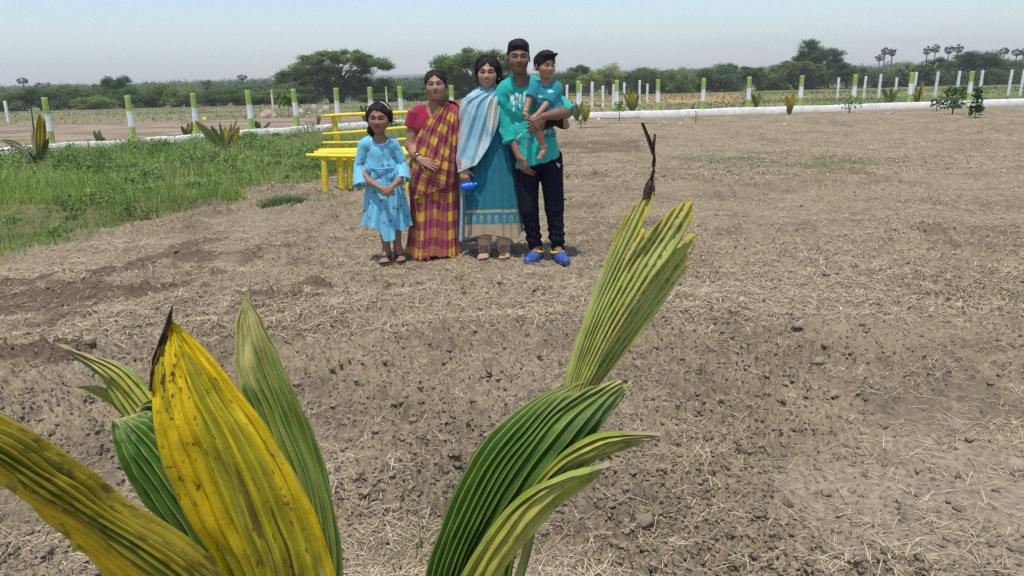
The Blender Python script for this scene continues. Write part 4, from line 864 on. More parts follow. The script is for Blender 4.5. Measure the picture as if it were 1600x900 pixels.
# ---------------------------------------------------------------- small seedlings and saplings
def seedling(px, py, label, leaves, cat='palm plant', name='coconut_seedling', group='young coconut seedlings along the plots'):
    g = ground(px, py); e = empty(name, (g[0], g[1], ghs(g[0], g[1])), label, cat, group); Y = g[1]
    for k, (tx, ty, w, ctype, bend) in enumerate(leaves):
        w = w*(1.4 if px > 800 else 1.0)
        tip = np.array(at(tx, ty, Y+((k*37) % 7-3)*.03)); b = np.array([g[0], Y, ghs(g[0], g[1])]); L = np.linalg.norm(tip-b)
        m = b+(tip-b)*.55+np.array([0, 0, bend*L]); out = np.array([tip[2]-b[2], 0, -(tip[0]-b[0])]); out /= np.linalg.norm(out)+1e-9; wv = out*w
        cf = dict(y=c_sy, g=c_sg, o=c_so, d=c_sg, b=c_brown, w=c_white)[ctype]
        q = b+(tip-b)*.28+np.array([0, 0, bend*L*.6]); wd = w*.05
        pleated('frond', [[b-out*wd, q-wv*.35, m-wv*.55, b+(tip-b)*.82+np.array([0, 0, bend*L*.5])-wv*.38, tip-wv*.04], [b+out*wd, q+wv*.35, m+wv*.55, b+(tip-b)*.82+np.array([0, 0, bend*L*.5])+wv*.38, tip+wv*.04]], 3, w*.07, cf, e, nt=22, per=4, seed=k+px, world=True, thick=.002)
    return e
def c_sy(S, T, tri, n): return mixc(mixc(np.array([.12, .19, .03]), np.array([.48, .36, .03]), smooth(T, .15, .6)), np.array([.22, .13, .04]), smooth(T, .9, 1)*.7)*(.85+.3*fbm2(S*5, T*3, 2, 5))[..., None]
def c_sg(S, T, tri, n): return mixc(np.array([.07, .14, .03]), np.array([.14, .23, .05]), fbm2(S*5, T*3, 2, 5))
def c_so(S, T, tri, n): return mixc(np.array([.15, .22, .05]), np.array([.34, .36, .12]), smooth(T, .2, .9))
def c_white(S, T, tri, n): return mixc(np.array([.50, .44, .36]), np.array([.30, .26, .20]), fbm2(S*4, T*5, 2, 61))
seedling(60, 262, 'coconut seedling at the far left with one upright yellow frond and a bleached drooping one', [(62, 178, .17, 'y', 0), (70, 186, .12, 'y', 0), (48, 162, .03, 'b', .02), (0, 219, .14, 'o', .16), (15, 226, .08, 'w', .14), (76, 215, .10, 'd', .0), (50, 205, .09, 'w', .02), (44, 236, .05, 'b', .04), (55, 240, .08, 'g', .0), (66, 238, .07, 'g', 0)])
seedling(157, 229, 'short pale coconut seedling in the grass between the first two banded posts', [(146, 203, .12, 'o', 0), (155, 202, .10, 'o', 0), (163, 214, .10, 'g', 0), (168, 220, .08, 'y', 0), (150, 213, .08, 'g', 0)])
seedling(293, 216, 'small dark coconut seedling right below the third banded post', [(283, 196, .12, 'g', 0), (301, 189, .13, 'y', 0), (294, 192, .10, 'd', 0), (286, 207, .10, 'g', 0), (300, 200, .08, 'g', 0)])
seedling(351, 240, 'wide coconut seedling with many mixed fronds in the middle of the weeds', [(304, 188, .17, 'o', .06), (330, 196, .16, 'g', 0), (343, 190, .07, 'd', 0), (352, 197, .16, 'y', 0), (362, 192, .07, 'w', 0), (374, 197, .15, 'y', 0), (371, 184, .05, 'o', 0), (332, 225, .05, 'w', .05), (346, 215, .09, 'g', 0), (360, 212, .08, 'd', 0)])
seedling(406, 208, 'small dark green coconut seedling right of the fourth banded post', [(399, 188, .14, 'g', 0), (405, 190, .08, 'd', 0), (423, 190, .07, 'd', 0), (412, 200, .07, 'g', 0)])
seedling(497, 197, 'single stubby yellow green palm shoot left of the bench backrest', [(497, 181, .11, 'y', 0), (500, 182, .08, 'g', 0)])
seedling(575, 196, 'green coconut seedling behind the top bar of the bench', [(563, 164, .13, 'g', 0), (571, 163, .14, 'g', 0), (556, 166, .05, 'o', .02), (580, 170, .10, 'd', 0), (583, 186, .05, 'g', 0)])
seedling(902, 190, 'leafy coconut seedling close to the boy\'s elbow', [(893, 157, .07, 'o', 0), (911, 156, .09, 'o', 0), (900, 161, .11, 'g', 0), (895, 172, .08, 'g', 0), (905, 170, .08, 'g', 0)])
seedling(914, 193, 'shorter yellow tipped coconut seedling right of the one at the boy\'s elbow', [(910, 168, .10, 'y', 0), (920, 168, .11, 'y', 0), (914, 170, .09, 'g', 0)])
seedling(988, 179, 'tall yellow fronded coconut seedling against the white wall', [(982, 138, .10, 'y', 0), (990, 142, .12, 'y', 0), (973, 143, .07, 'o', .02), (998, 147, .11, 'g', 0), (986, 150, .09, 'o', 0)])
seedling(1078, 179, 'tiny grassy seedling with thin arching blades by the end of the poles', [(1085, 162, .06, 'o', 0), (1075, 172, .06, 'g', 0), (1066, 170, .03, 'g', .1), (1091, 169, .03, 'g', .1), (1079, 170, .08, 'g', 0)])
seedling(1182, 173, 'palm seedling against the wall left of the tallest dark tree', [(1177, 146, .10, 'g', 0), (1187, 142, .12, 'o', 0), (1182, 150, .10, 'y', 0), (1172, 143, .04, 'd', .02)])
seedling(1235, 180, 'palm seedling growing in bare soil below the tallest dark tree', [(1229, 149, .11, 'y', 0), (1240, 144, .12, 'y', 0), (1235, 152, .10, 'g', 0), (1229, 170, .06, 'g', 0)])
seedling(1391, 166, 'arching palm seedling whose fronds cross the white wall', [(1379, 138, .10, 'g', .05), (1393, 137, .10, 'g', 0), (1408, 134, .08, 'o', .06), (1401, 140, .10, 'd', .02), (1385, 148, .08, 'y', 0)])
seedling(1433, 167, 'reddish tipped palm seedling right of the arching one', [(1431, 133, .10, 'y', 0), (1443, 127, .09, 'y', 0), (1437, 138, .12, 'o', 0), (1424, 138, .03, 'b', 0), (1440, 131, .04, 'b', 0)])
def sapling(px, py, top, wpx, label, leafsize, n, c1, c2, shape='oval', stems=1, cat='sapling', name='leafy_sapling', droop=0):
    leafsize *= 1.25; n = int(n*1.4)
    g = ground(px, py); z0 = ghs(g[0], g[1]); e = empty(name, (g[0], g[1], z0), label, cat, 'leafy saplings on the ploughed plot'); Hh = at(px, top, g[1])[2]-z0; W = wpx/FPX*g[1]*.5
    rg = np.random.default_rng(px); tr = []; cen = []
    for s in range(stems):
        dx = (s-(stems-1)/2)*W*.8; tr.append(tube([(g[0], g[1], z0-.03), (g[0]+dx*.3, g[1], z0+Hh*.5), (g[0]+dx, g[1], z0+Hh*.92)], [.014, .010, .006], 6, (.12, .10, .06)))
        for i in range(n//stems):
            f = rg.uniform(.28 if shape == 'oval' else .5, 1.0); a = rg.uniform(0, 6.28); rr = W*math.sin(min(f*1.15, 1)*pi*.85)*rg.uniform(.3, 1)+.02 if shape == 'oval' else W*rg.uniform(.2, 1)
            cen.append((g[0]+dx*f+rr*cos(a), g[1]+rr*sin(a), z0+Hh*f-droop*rr))
            if i % 5 == 0: tr.append(tube([(g[0]+dx*f*.9, g[1], z0+Hh*f*.85), cen[-1]], [.005, .003], 4, (.10, .12, .05), cap=False))
    V, F, C = merge(tr); mesh_np('stem', V, F, BARK, e, C, origin=V[0])
    cen = np.array(cen); cc = mixc(c1, c2, rg.uniform(size=len(cen))); L = leafquads(cen, rg.uniform(.7, 1.3, len(cen))*leafsize, cc, .42, .3, rg)
    mesh_np('foliage', L[0], L[1], WEED, e, L[2], origin=(g[0], g[1], z0))
G1, G2, G3 = (.03, .09, .025), (.07, .16, .035), (.17, .22, .04)
sapling(968, 190, 158, 18, 'slim sapling with a small round green head in front of the pole pile', .07, 60, G1, G2, 'top')
sapling(908, 202, 180, 14, 'thin low sapling on the bare soil right of the boy', .06, 26, G1, G2)
sapling(1087, 192, 172, 10, 'tiny stick of a sapling in open soil near the pole pile', .05, 14, G1, G2)
sapling(1327, 178, 149, 30, 'small two stemmed sapling with sparse leaves', .08, 60, G1, G2, 'oval', 2)
sapling(1463, 174, 150, 18, 'small drooping sapling with reddish young leaves', .12, 34, G1, (.14, .07, .04), 'top', 1, droop=.5)
sapling(1488, 179, 135, 34, 'bushy dark green sapling, the fullest on the plot', .10, 260, G1, G2, 'oval', 2, droop=.2)
sapling(1511, 162, 134, 22, 'yellow green rounded sapling close to the wall', .10, 100, (.11, .17, .03), G3, 'top')
sapling(1523, 184, 133, 18, 'drooping sapling with long hanging leaves, nearest on the right', .15, 90, G1, (.08, .14, .03), 'oval', 1, droop=1.2)
sapling(452, 182, 147, 36, 'bright green leafy young tree among the stones left of the umbrella tree', .22, 90, (.07, .17, .03), (.15, .27, .05), 'top', 1, name='leafy_young_tree', cat='young tree')

# ---------------------------------------------------------------- heaps, stones, poles
STONE = mat_col('stone', rough=.9, spec=.2, noise=.22, nscale=5, bump=.7, bscale=18, dist=.02)
def rock(name, px, py, w, h, c, label, cat, group=None, seed=0, flat=1.0):
    g = ground(px, py); V0, F0 = ico(4); rg = np.random.default_rng(seed); W = w/FPX*g[1]*.5; Hh = h/FPX*g[1]
    V = V0*np.array([W, W*.8, Hh])*(.72+.55*fbm3(V0*1.3+seed*3.3, 3, seed))[:, None]; C = np.array(c)*(.75+.5*fbm3(V0*3+seed, 3, seed+3))[:, None]
    if flat > 1: V[:, 2] = np.clip(V[:, 2], -1, Hh*.8)
    o = mesh_np(name, V+np.array([g[0], g[1], ghs(g[0], g[1])]), F0, STONE, C=C, smoothed=(flat < 1), origin=(g[0], g[1], ghs(g[0], g[1]))); return tag(o, label, cat, group)
rock('soil_heap', 421, 184, 27, 12, (.38, .29, .22), 'pale conical soil heap in the field beside the slim yellowish post', 'soil heap', seed=3, flat=.5)
RG = 'stones dumped in the field below the umbrella tree'
for i, (px, py, w, h, ds) in enumerate([(470, 176, 11, 6, 'greyish boulder at the left end of the stone heap'), (478, 174, 9, 5, 'small dark boulder second from left in the stone heap'), (491, 171, 10, 8, 'whitish tallest boulder in the middle of the stone heap'), (501, 175, 7, 4, 'low flat boulder right of the whitish one'), (509, 172, 13, 7, 'broad tan boulder at the right end of the stone heap'), (483, 178, 6, 3, 'smallest pale stone in front of the stone heap'), (432, 168, 8, 4, 'lone grey stone left of the bright green young tree')]):
    rock('boulder', px, py, w, h, (.42, .36, .31) if i != 1 else (.22, .17, .15), ds, 'stone', RG, seed=i+20)
for i, (px, py, w, h, ds, c) in enumerate([(1385, 178, 17, 3.2, 'flat grey slab of stone lying on the soil under the arching palm seedling', (.26, .25, .23)), (1229, 184, 4, 3, 'small whitish stone below the palm seedling in bare soil', (.5, .47, .43)), (1225, 195, 6, 3, 'pale pebble lying further out on the plot', (.45, .4, .35)), (342, 315, 8, 6, 'pale stone at the edge of the grass left of the bench', (.42, .34, .29)), (393, 305, 9, 5, 'grey stone in the short grass left of the bench', (.40, .37, .33)), (553, 322, 12, 9, 'pale lump of stone on the soil beside the girl\'s dress', (.36, .31, .26)), (935, 188, 6, 2.5, 'white scrap of stone before the pole pile', (.6, .58, .55)), (1063, 194, 7, 2.5, 'whitish flake near the tiny stick sapling', (.5, .48, .45)), (752, 590, 17, 15, 'dark round clod in the middle of the ploughed soil', (.09, .07, .055)),
    (1492, 668, 26, 14, 'flat tan clod at the right of the ploughed soil', (.27, .215, .16)), (1582, 730, 38, 22, 'largest pale lump of earth near the right edge', (.32, .26, .19))]):
    rock('stone', px, py, w, h, c, ds, 'stone', seed=i+40)
for px, py, ds in ((320, 187, 'small yellow bag in the brown field right of the third banded post'),): 
    rock('plastic_bag', px, py, 7, 4, (.75, .55, .03), ds, 'bag', seed=71)
def pole(pts, r, c, label, seed):
    P = [np.array(ground(*q)) for q in pts]; P = [p+np.array([0, 0, ghs(p[0], p[1])+r*.9]) for p in P]
    t = np.linspace(0, 1, 12); Q = crom(np.array(P), t) if len(P) > 2 else P[0]*(1-t[:, None])+P[1]*t[:, None]
    V, F, C = tube(Q, np.full(12, r), 8, c, wob=.15, seed=seed); C = C*(.8+.4*fbm3(V*3, 2, seed))[:, None]
    tag(mesh_np('wooden_pole', V, F, BARK, C=C, smoothed=True, origin=Q[0]), label, 'pole', 'poles lying on the ploughed soil')
PT = (.36, .28, .20)
pole([(880, 202), (960, 199), (1050, 196.5)], .022, PT, 'long nearest pole lying right of the boy', 1)
pole([(990, 194.5), (1035, 195.2)], .022, (.2, .15, .11), 'short dark pole beside the long nearest one', 2)
pole([(915, 187.5), (975, 185.5), (1035, 182)], .035, PT, 'long pale pole lying in front of the white wall', 3)
pole([(922, 184), (990, 181.5), (1044, 178.5)], .030, (.32, .2, .16), 'reddish pole lying nearest to the white wall', 4)
pole([(1030, 181.5), (1051, 175.5)], .06, (.15, .11, .08), 'thick dark log at the right end of the pole pile', 5)
pole([(400, 283), (470, 282), (556, 276)], .014, (.45, .43, .38), 'grey stick lying in the grass under the bench', 6)
# ---------------------------------------------------------------- signed-distance modelling of figures
def proj(P):
    v = P-CAM; z = v@fwd0; return 800+FPX*(v@CR)/z, 450-FPX*(v@CU)/z
def rotm(yaw=0, pit=0, rol=0):
    cy, sy, cp, sp, cr_, sr = cos(yaw), sin(yaw), cos(pit), sin(pit), cos(rol), sin(rol)
    Rz = np.array([[cy, -sy, 0], [sy, cy, 0], [0, 0, 1]]); Rx = np.array([[1, 0, 0], [0, cp, -sp], [0, sp, cp]]); Ry = np.array([[cr_, 0, sr], [0, 1, 0], [-sr, 0, cr_]])
    return Rz@Rx@Ry
class SDF:
    def __init__(s): s.p = []
    def cover(s, B, idx, r, k=.02):
        for i in idx:
            q = list(B.p[i])
            if q[0] == 'cap': q[3] += r; q[4] += r
            else: q[2] = q[2]+r
            q[5] = k; q[8] += r; s.p.append(tuple(q))
        return s
    def cap(s, a, b, ra, rb=None, k=.02, op='u'):
        a, b = np.array(a, float), np.array(b, float); rb = ra if rb is None else rb
        s.p.append(('cap', a, b, ra, rb, k, op, (a+b)/2, np.linalg.norm(a-b)/2+max(ra, rb))); return s
    def chain(s, pts, rs, k=.02):
        for i in range(len(pts)-1): s.cap(pts[i], pts[i+1], rs[i], rs[i+1], k)
        return s
    def ell(s, c, r, M=None, k=.02, op='u'):
        c = np.array(c, float); r = np.array(r, float)*np.ones(3); s.p.append(('ell', c, r, None if M is None else np.array(M), 0, k, op, c, r.max())); return s
    def cone(s, a, b, ra, rb, k=.01, op='u'):
        a, b = np.array(a, float), np.array(b, float); s.p.append(('cone', a, b, ra, rb, k, op, (a+b)/2, np.linalg.norm(a-b)/2+max(ra, rb))); return s
    def plane(s, p, n, k=.006, op='s'):
        n = np.array(n, float); s.p.append(('plane', np.array(p, float), n/np.linalg.norm(n), 0, 0, k, op, None, 0)); return s
    def one(s, q, P):
        t = q[0]
        if t == 'cap':
            ba = q[2]-q[1]; pa = P-q[1]; h = np.clip((pa@ba)/(ba@ba+1e-12), 0, 1); return np.linalg.norm(pa-h[..., None]*ba, axis=-1)-(q[3]+(q[4]-q[3])*h)
        if t == 'ell':
            pa = P-q[1]
            if q[3] is not None: pa = pa@q[3]
            k0 = np.linalg.norm(pa/q[2], axis=-1); k1 = np.linalg.norm(pa/q[2]**2, axis=-1); return k0*(k0-1)/(k1+1e-9)
        if t == 'cone':
            ba = q[2]-q[1]; L = np.linalg.norm(ba); u = ba/L; pa = P-q[1]; h = pa@u; rad = np.linalg.norm(pa-h[..., None]*u, axis=-1); tt = np.clip(h/L, 0, 1)
            return np.maximum(rad-(q[3]+(q[4]-q[3])*tt), np.abs(h-L/2)-L/2)
        return -((P-q[1])@q[2])          # plane: region on the +n side
    def mesh(s, vox, post=None, pad=.03):
        lo = np.min([q[7]-q[8] for q in s.p if q[6] == 'u' and q[7] is not None], axis=0)-pad; hi = np.max([q[7]+q[8] for q in s.p if q[6] == 'u' and q[7] is not None], axis=0)+pad
        n = np.ceil((hi-lo)/vox).astype(int)+1; B = 16; n = ((n+B-1)//B)*B; D = np.full(n, 1.0, np.float32); g = np.arange(B)*vox; br = B*vox*.87
        for i in range(0, n[0], B):
            for j in range(0, n[1], B):
                for k in range(0, n[2], B):
                    c = lo+(np.array([i, j, k])+B/2)*vox; act = [q for q in s.p if q[7] is None or np.linalg.norm(c-q[7])-q[8] < br+q[5]+.012]
                    if not any(q[6] == 'u' for q in act): continue
                    X = np.stack(np.meshgrid(lo[0]+i*vox+g, lo[1]+j*vox+g, lo[2]+k*vox+g, indexing='ij'), -1); d = None
                    for q in act:
                        e = s.one(q, X); kk = q[5]
                        if q[6] == 'u':
                            if d is None: d = e
                            else: h = np.maximum(kk-np.abs(d-e), 0)/kk; d = np.minimum(d, e)-h*h*kk*.25
                        elif d is not None:
                            e = -e; h = np.maximum(kk-np.abs(d-e), 0)/kk; d = np.maximum(d, e)+h*h*kk*.25
                    if d is None: continue
                    if post is not None and np.abs(d).min() < vox*3: d = post(X, d)
                    D[i:i+B, j:j+B, k:k+B] = d
        ins = D < 0; c = [ins[a:n[0]-1+a, b:n[1]-1+b, e:n[2]-1+e] for a in (0, 1) for b in (0, 1) for e in (0, 1)]
        al = c[0].copy(); an = c[0].copy()
        for q in c[1:]: al &= q; an |= q
        act = an & ~al; idx = np.argwhere(act); vid = np.full(act.shape, -1, np.int32); vid[act] = np.arange(len(idx))
        acc = np.zeros((len(idx), 3)); cnt = np.zeros(len(idx)); cor = [(a, b, e) for a in (0, 1) for b in (0, 1) for e in (0, 1)]
        for a in cor:
            for ax in range(3):
                if a[ax] == 0:
                    b = list(a); b[ax] = 1; i0 = idx+a; i1 = idx+b; d0 = D[tuple(i0.T)]; d1 = D[tuple(i1.T)]; m = (d0 < 0) != (d1 < 0)
                    t = np.where(m, d0/(d0-d1+1e-12), 0); p = np.array(a, float)+np.eye(3)[ax]*t[:, None]; acc += p*m[:, None]; cnt += m
        V = lo+(idx+acc/cnt[:, None])*vox; F = []
        for ax in range(3):
            sl0 = [slice(1, -1)]*3; sl0[ax] = slice(0, -1); sl1 = list(sl0); sl1[ax] = slice(1, None)
            A = ins[tuple(sl0)]; Bq = ins[tuple(sl1)]; ch = np.argwhere(A != Bq); st = A[tuple(ch.T)]; off = np.ones(3, int); off[ax] = 0; ch = ch+off
            u, v = [(1, 2), (2, 0), (0, 1)][ax]; eu = np.eye(3, dtype=int)[u]; ev = np.eye(3, dtype=int)[v]
            q = np.stack([vid[tuple((ch-eu-ev).T)], vid[tuple((ch-ev).T)], vid[tuple(ch.T)], vid[tuple((ch-eu).T)]], 1); q[~st] = q[~st][:, ::-1]; F.append(q)
        F = np.concatenate(F); return V, F[(F >= 0).all(1)]
SKIN = mat_col('skin', rough=.52, spec=.35, noise=.05, nscale=30, bump=.08, bscale=400, dist=.001)
HAIR = mat_col('hair', rough=.62, spec=.22, noise=.5, nscale=70, bump=.9, bscale=170, dist=.004, color=(.012, .010, .009), stretch=(1, 1, .2))
CLOTH = mat_col('cotton_cloth', rough=.85, spec=.15, noise=.05, nscale=60, bump=.12, bscale=420, dist=.001, sheen=.25)
SILK = mat_col('soft_cloth', rough=.6, spec=.25, noise=.05, nscale=60, bump=.1, bscale=300, dist=.001, sheen=.2, transl=.12)
def head(S, c, hh, M, neck=None, fem=False, child=False, smile=0.):
    L = lambda x, y, z: c+M@(np.array([x, y, z])*hh)
    k = .05*hh; wd = 1.06 if child else 1.0
    S.ell(L(0, .07, .13), np.array([.335*wd, .41, .365])*hh, M, k)
    S.ell(L(0, -.10, -.14), np.array([.292*wd, .27, .305])*hh, M, .14*hh)
    S.ell(L(0, -.205, -.385), np.array([.135 if not fem else .12, .11, .09])*hh, M, .14*hh)
    for s in (-1, 1):
        S.ell(L(.155*s*wd, -.215, -.125), np.array([.11, .11, .11])*hh*(1.1 if child else 1), M, .10*hh)
        S.cap(L(.05*s, -.335, .085), L(.19*s, -.275, .085), .040*hh, .035*hh, .07*hh)
    for s in (-1, 1): S.ell(L(.135*s, -.395, .012), np.array([.078, .062, .050])*hh, M, .05*hh, op='s')
    for s in (-1, 1):
        S.ell(L(.133*s, -.283, .006), np.array([.066, .066, .052])*hh, M, .012*hh)
        S.cap(L(.075*s, -.325, .040), L(.195*s, -.300, .036), .016*hh, .014*hh, .02*hh)
        S.ell(L(.355*s*wd, .06, -.03), np.array([.028, .072, .115])*hh, M, .04*hh)
    nl = .78 if child else 1
    S.cap(L(0, -.325, .03), L(0, -.325-.105*nl, -.125), .026*hh, .042*hh, .05*hh)
    for s in (-1, 1): S.ell(L(.045*s, -.375, -.140), np.array([.034, .042, .030])*hh, M, .03*hh)
    S.cap(L(-.07-.02*smile, -.335, -.232+.012*smile), L(0, -.362, -.226), .020*hh, .026*hh, .03*hh); S.cap(L(.07+.02*smile, -.335, -.232+.012*smile), L(0, -.362, -.226), .020*hh, .026*hh, .03*hh)
    S.cap(L(-.055, -.330, -.272), L(.055, -.330, -.272), .028*hh, .028*hh, .03*hh)
    S.cap(L(-.085, -.375, -.250+.010*smile), L(.085, -.375, -.250+.010*smile), .010*hh, .010*hh, .015*hh, op='s')
def face_col(P, C, c, hh, M, bindi=False, smile=0., look=0., browk=1., lip=(.20, .06, .05), grey=0):
    q = ((P-c)@M)/hh; x, y, z = q[:, 0], q[:, 1], q[:, 2]; fr = y < -.18; ax = np.abs(x)
    C = mixc(C, C*1.12, smooth(-y, .25, .34)*(ax < .2)*.5)
    e = ((ax-.133)/.066)**2+((z-.002)/.025)**2
    C = mixc(C, np.array([.045, .025, .02]), fr*smooth(-e, -3.6, -1.4)*.9); C = mixc(C, np.array([.22, .18, .16]), fr*(e < 1)*(z > -.016))
    sx = np.sign(x); ir = np.hypot(x-sx*.133-look*.035, z-.002) < .042; C = mixc(C, np.array([.012, .008, .006]), (fr & ir & (e < 1.3))*1.)
    br = np.exp(-(((z-.088-.018*np.sin((ax-.05)/.18*pi))/.024)**2))*smooth(ax, .045, .065)*(1-smooth(ax, .20, .235))*fr; C = mixc(C, np.array([.018, .012, .010]), np.clip(br*1.25*browk, 0, 1))
    lz = z-.012*smile*(ax/.09)**2
    li = smooth(-(((x)/(.098+.02*smile))**2+((lz+.250)/.042)**2), -1.1, -.8)*(y < -.26); C = mixc(C, np.array(lip), li*.8)
    ml = np.exp(-((lz+.250)/.008)**2)*(ax < .085)*(y < -.24)
    if smile > .5: C = mixc(C, np.array([.55, .50, .46]), ((np.abs(lz+.248) < .014) & (ax < .062) & (y < -.24))*1.)
    else: C = mixc(C, np.array([.04, .015, .012]), ml*.8)
    C = mixc(C, np.array([.03, .012, .01]), (np.hypot(ax-.032, (z+.160)) < .013)*(y < -.32)*.8)
    if bindi: C = mixc(C, np.array([.20, .015, .015]), (np.hypot(x, z-.125) < .017)*fr*1.)
    return C
def hair_sdf(c, hh, M, line=.27, side=.26, thick=.035, cut=True, low=-.12, winz=-.10, winh=.40, child=False):
    L = lambda x, y, z: c+M@(np.array([x, y, z])*hh); S = SDF(); wd = 1.06 if child else 1.0
    S.ell(L(0, .08, .135), np.array([.335*wd+thick, .41+thick, .365+thick])*hh, M, .02)
    if low < -.12: S.ell(L(0, .18, low), np.array([.27, .24, .30])*hh, M, .05)
    S.ell(L(0, -.46, winz), np.array([side+.015, .44, winh])*hh, M, .012, op='s')
    n = M@np.array([0, -.55, -1.0]); S.plane(L(0, .10, low-.03), n, .01)
    return S, L
def strands(c, hh, M, amp=.006, f=26, seed=0):
    def post(X, d):
        q = (X-c)@M/hh; a = np.arctan2(q[..., 0], -(q[..., 1])+.3); return d+amp*(fbm2(a*f*.35, q[..., 2]*2.2+q[..., 1]*2, 3, seed)-.5)+amp*.7*(fbm3(q*9, 2, seed)-.5)
    return post
def hand(S, wrist, d, n, hs, side, curl=(.35, .5, .4), spread=.06, thumb=(.6, .7, .35), wr=.024):
    d = np.array(d, float); d /= np.linalg.norm(d); n = np.array(n, float); n -= d*(n@d); n /= np.linalg.norm(n); l = np.cross(d, n)*side; w_ = np.array(wrist, float)
    kn = []
    for i, (a, b) in enumerate(((.160, .97), (.055, 1.0), (-.05, .98), (-.150, .91))):
        K = w_+d*hs*.50*b+l*hs*a; kn.append(K); S.cap(w_+l*hs*a*.5+d*hs*.05, K, hs*.078, hs*.062, .012)
        L = hs*(.43, .48, .45, .35)[i]; ang = 0; p = K; r = hs*(.050, .052, .049, .043)[i]
        for j, (f, cv) in enumerate(zip((.44, .31, .25), curl)):
            ang += cv*(1+.12*i*(1 if i > 1 else 0)); dd = d*cos(ang)+n*sin(ang)+l*spread*(1.5-i)*.6; p2 = p+dd*L*f; S.cap(p, p2, r*(1-.08*j), r*(1-.08*(j+1)), .004); p = p2
    tb = w_+d*hs*.16+l*hs*.13; td = d*thumb[0]+l*thumb[1]+n*thumb[2]; td /= np.linalg.norm(td); t1 = tb+td*hs*.22; S.cap(tb, t1, hs*.075, hs*.055, .014)
    td2 = td*.75+d*.45+n*.15; td2 /= np.linalg.norm(td2); S.cap(t1, t1+td2*hs*.20, hs*.053, hs*.043, .004)
def foot(S, heel, toe, hgt=.07, w=.042, toes=True):
    heel, toe = np.array(heel, float), np.array(toe, float); v = toe-heel; L = np.linalg.norm(v); v /= L; u = np.array([-v[1], v[0], 0]); z = np.array([0, 0, 1.])
    S.ell(heel+v*.02+z*.028, (w*.72, w*.8, .032), None, .02); S.cap(heel+v*.045+z*hgt, heel+v*L*.62+z*.026, .032, .022, .03)
    for a in (-.5, 0, .5): S.cap(heel+v*.03+u*a*w*.8+z*.018, heel+v*L*.72+u*a*w*1.25+z*.018, .018, .017, .02)
    if toes:
        for i, a in enumerate((-.85, -.38, .02, .40, .75)): S.cap(heel+v*L*.72+u*a*w+z*.014, heel+v*L*(.97-.035*i)+u*a*w*1.05+z*.011, .013-.001*i, .010-.0006*i, .005)
def loft(name, rows, parent, mat, colf, foldf=None, maskf=None, nt=360, nl=200, hem=None, thick=.003, power=2.2, Y=0, cover=None):
    """rows: (py, pxL, pxR, dy, depthradius)"""
    R_ = np.array(rows, float); t = np.linspace(0, 1, nl); r = crom(R_, t); th = np.linspace(0, 2*pi, nt, endpoint=False)
    py = r[:, 0]; A = np.array([at(r[k, 1], py[k], Y+r[k, 3]) for k in range(nl)]); B = np.array([at(r[k, 2], py[k], Y+r[k, 3]) for k in range(nl)])
    cen = (A+B)/2; hx = (B[:, 0]-A[:, 0])/2
    ct, st = np.cos(th), np.sin(th); e = 2/power; cx = np.sign(ct)*np.abs(ct)**e; sy = np.sign(st)*np.abs(st)**e
    f = np.zeros((nl, nt)) if foldf is None else foldf(th[None, :], t[:, None])
    X = cen[:, 0][:, None]+(hx[:, None]+f)*cx[None]; Yv = cen[:, 1][:, None]+(r[:, 4][:, None]+f)*sy[None]; Z = cen[:, 2][:, None]+0*X
    if hem is not None: Z = Z+hem(th[None, :], t[:, None])
    V = np.stack([X, Yv, Z], -1).reshape(-1, 3); T, TH = np.meshgrid(t, th, indexing='ij')
    i = (np.arange(nl-1)*nt)[:, None]; j = np.arange(nt)[None]; jn = (j+1) % nt; F = np.stack([i+j, i+nt+j, i+nt+jn, i+jn], -1).reshape(-1, 4)
    if maskf is not None:
        keep = maskf(V, TH.ravel(), T.ravel()); F = F[keep[F].all(1)]
        used = np.unique(F); mp = np.full(len(V), -1); mp[used] = np.arange(len(used)); F = mp[F]; V = V[used]; TH = TH.ravel()[used]; T = T.ravel()[used]
    if maskf is not None:      # iron the cut edges smooth
        E = np.sort(np.concatenate([F[:, [0, 1]], F[:, [1, 2]], F[:, [2, 3]], F[:, [3, 0]]]), axis=1); E, cn = np.unique(E, axis=0, return_counts=True); E = E[cn == 1]
        for _ in range(14):
            acc = np.zeros_like(V); c_ = np.zeros(len(V)); np.add.at(acc, E[:, 0], V[E[:, 1]]); np.add.at(acc, E[:, 1], V[E[:, 0]]); np.add.at(c_, E[:, 0], 1); np.add.at(c_, E[:, 1], 1)
            m_ = c_ > 1; V[m_] = V[m_]*.4+.6*acc[m_]/c_[m_][:, None]
    C = colf(V, TH.ravel(), T.ravel())
    o = mesh_np(name, V, F, mat, parent, C, True, origin=V.mean(0)); sd = o.modifiers.new('thickness', 'SOLIDIFY'); sd.thickness = thick; sd.offset = -1; return o
def sdfobj(name, S, vox, parent, mat, colf, post=None, label=None):
    V, F = S.mesh(vox, post); C = colf(V) if callable(colf) else np.tile(np.array(colf, float), (len(V), 1))
    o = mesh_np(name, V, F, mat, parent, C, True, origin=V.mean(0))
    if label: o['label'] = label
    return o
def person(px, py, label):
    g = ground(px, py); e = empty('person', (g[0], g[1], ghs(g[0], g[1])), label, 'person'); return e, g[1], float(ghs(g[0], g[1]))+.014
def seg_paint(px, py, segs):
    """distance in picture units to short strokes"""
    d = np.full(px.shape, 99.)
    for (x0, y0, x1, y1) in segs:
        bx, by = x1-x0, y1-y0; h = np.clip(((px-x0)*bx+(py-y0)*by)/(bx*bx+by*by+1e-9), 0, 1); d = np.minimum(d, np.hypot(px-x0-h*bx, py-y0-h*by))
    return d
VOX = .0030

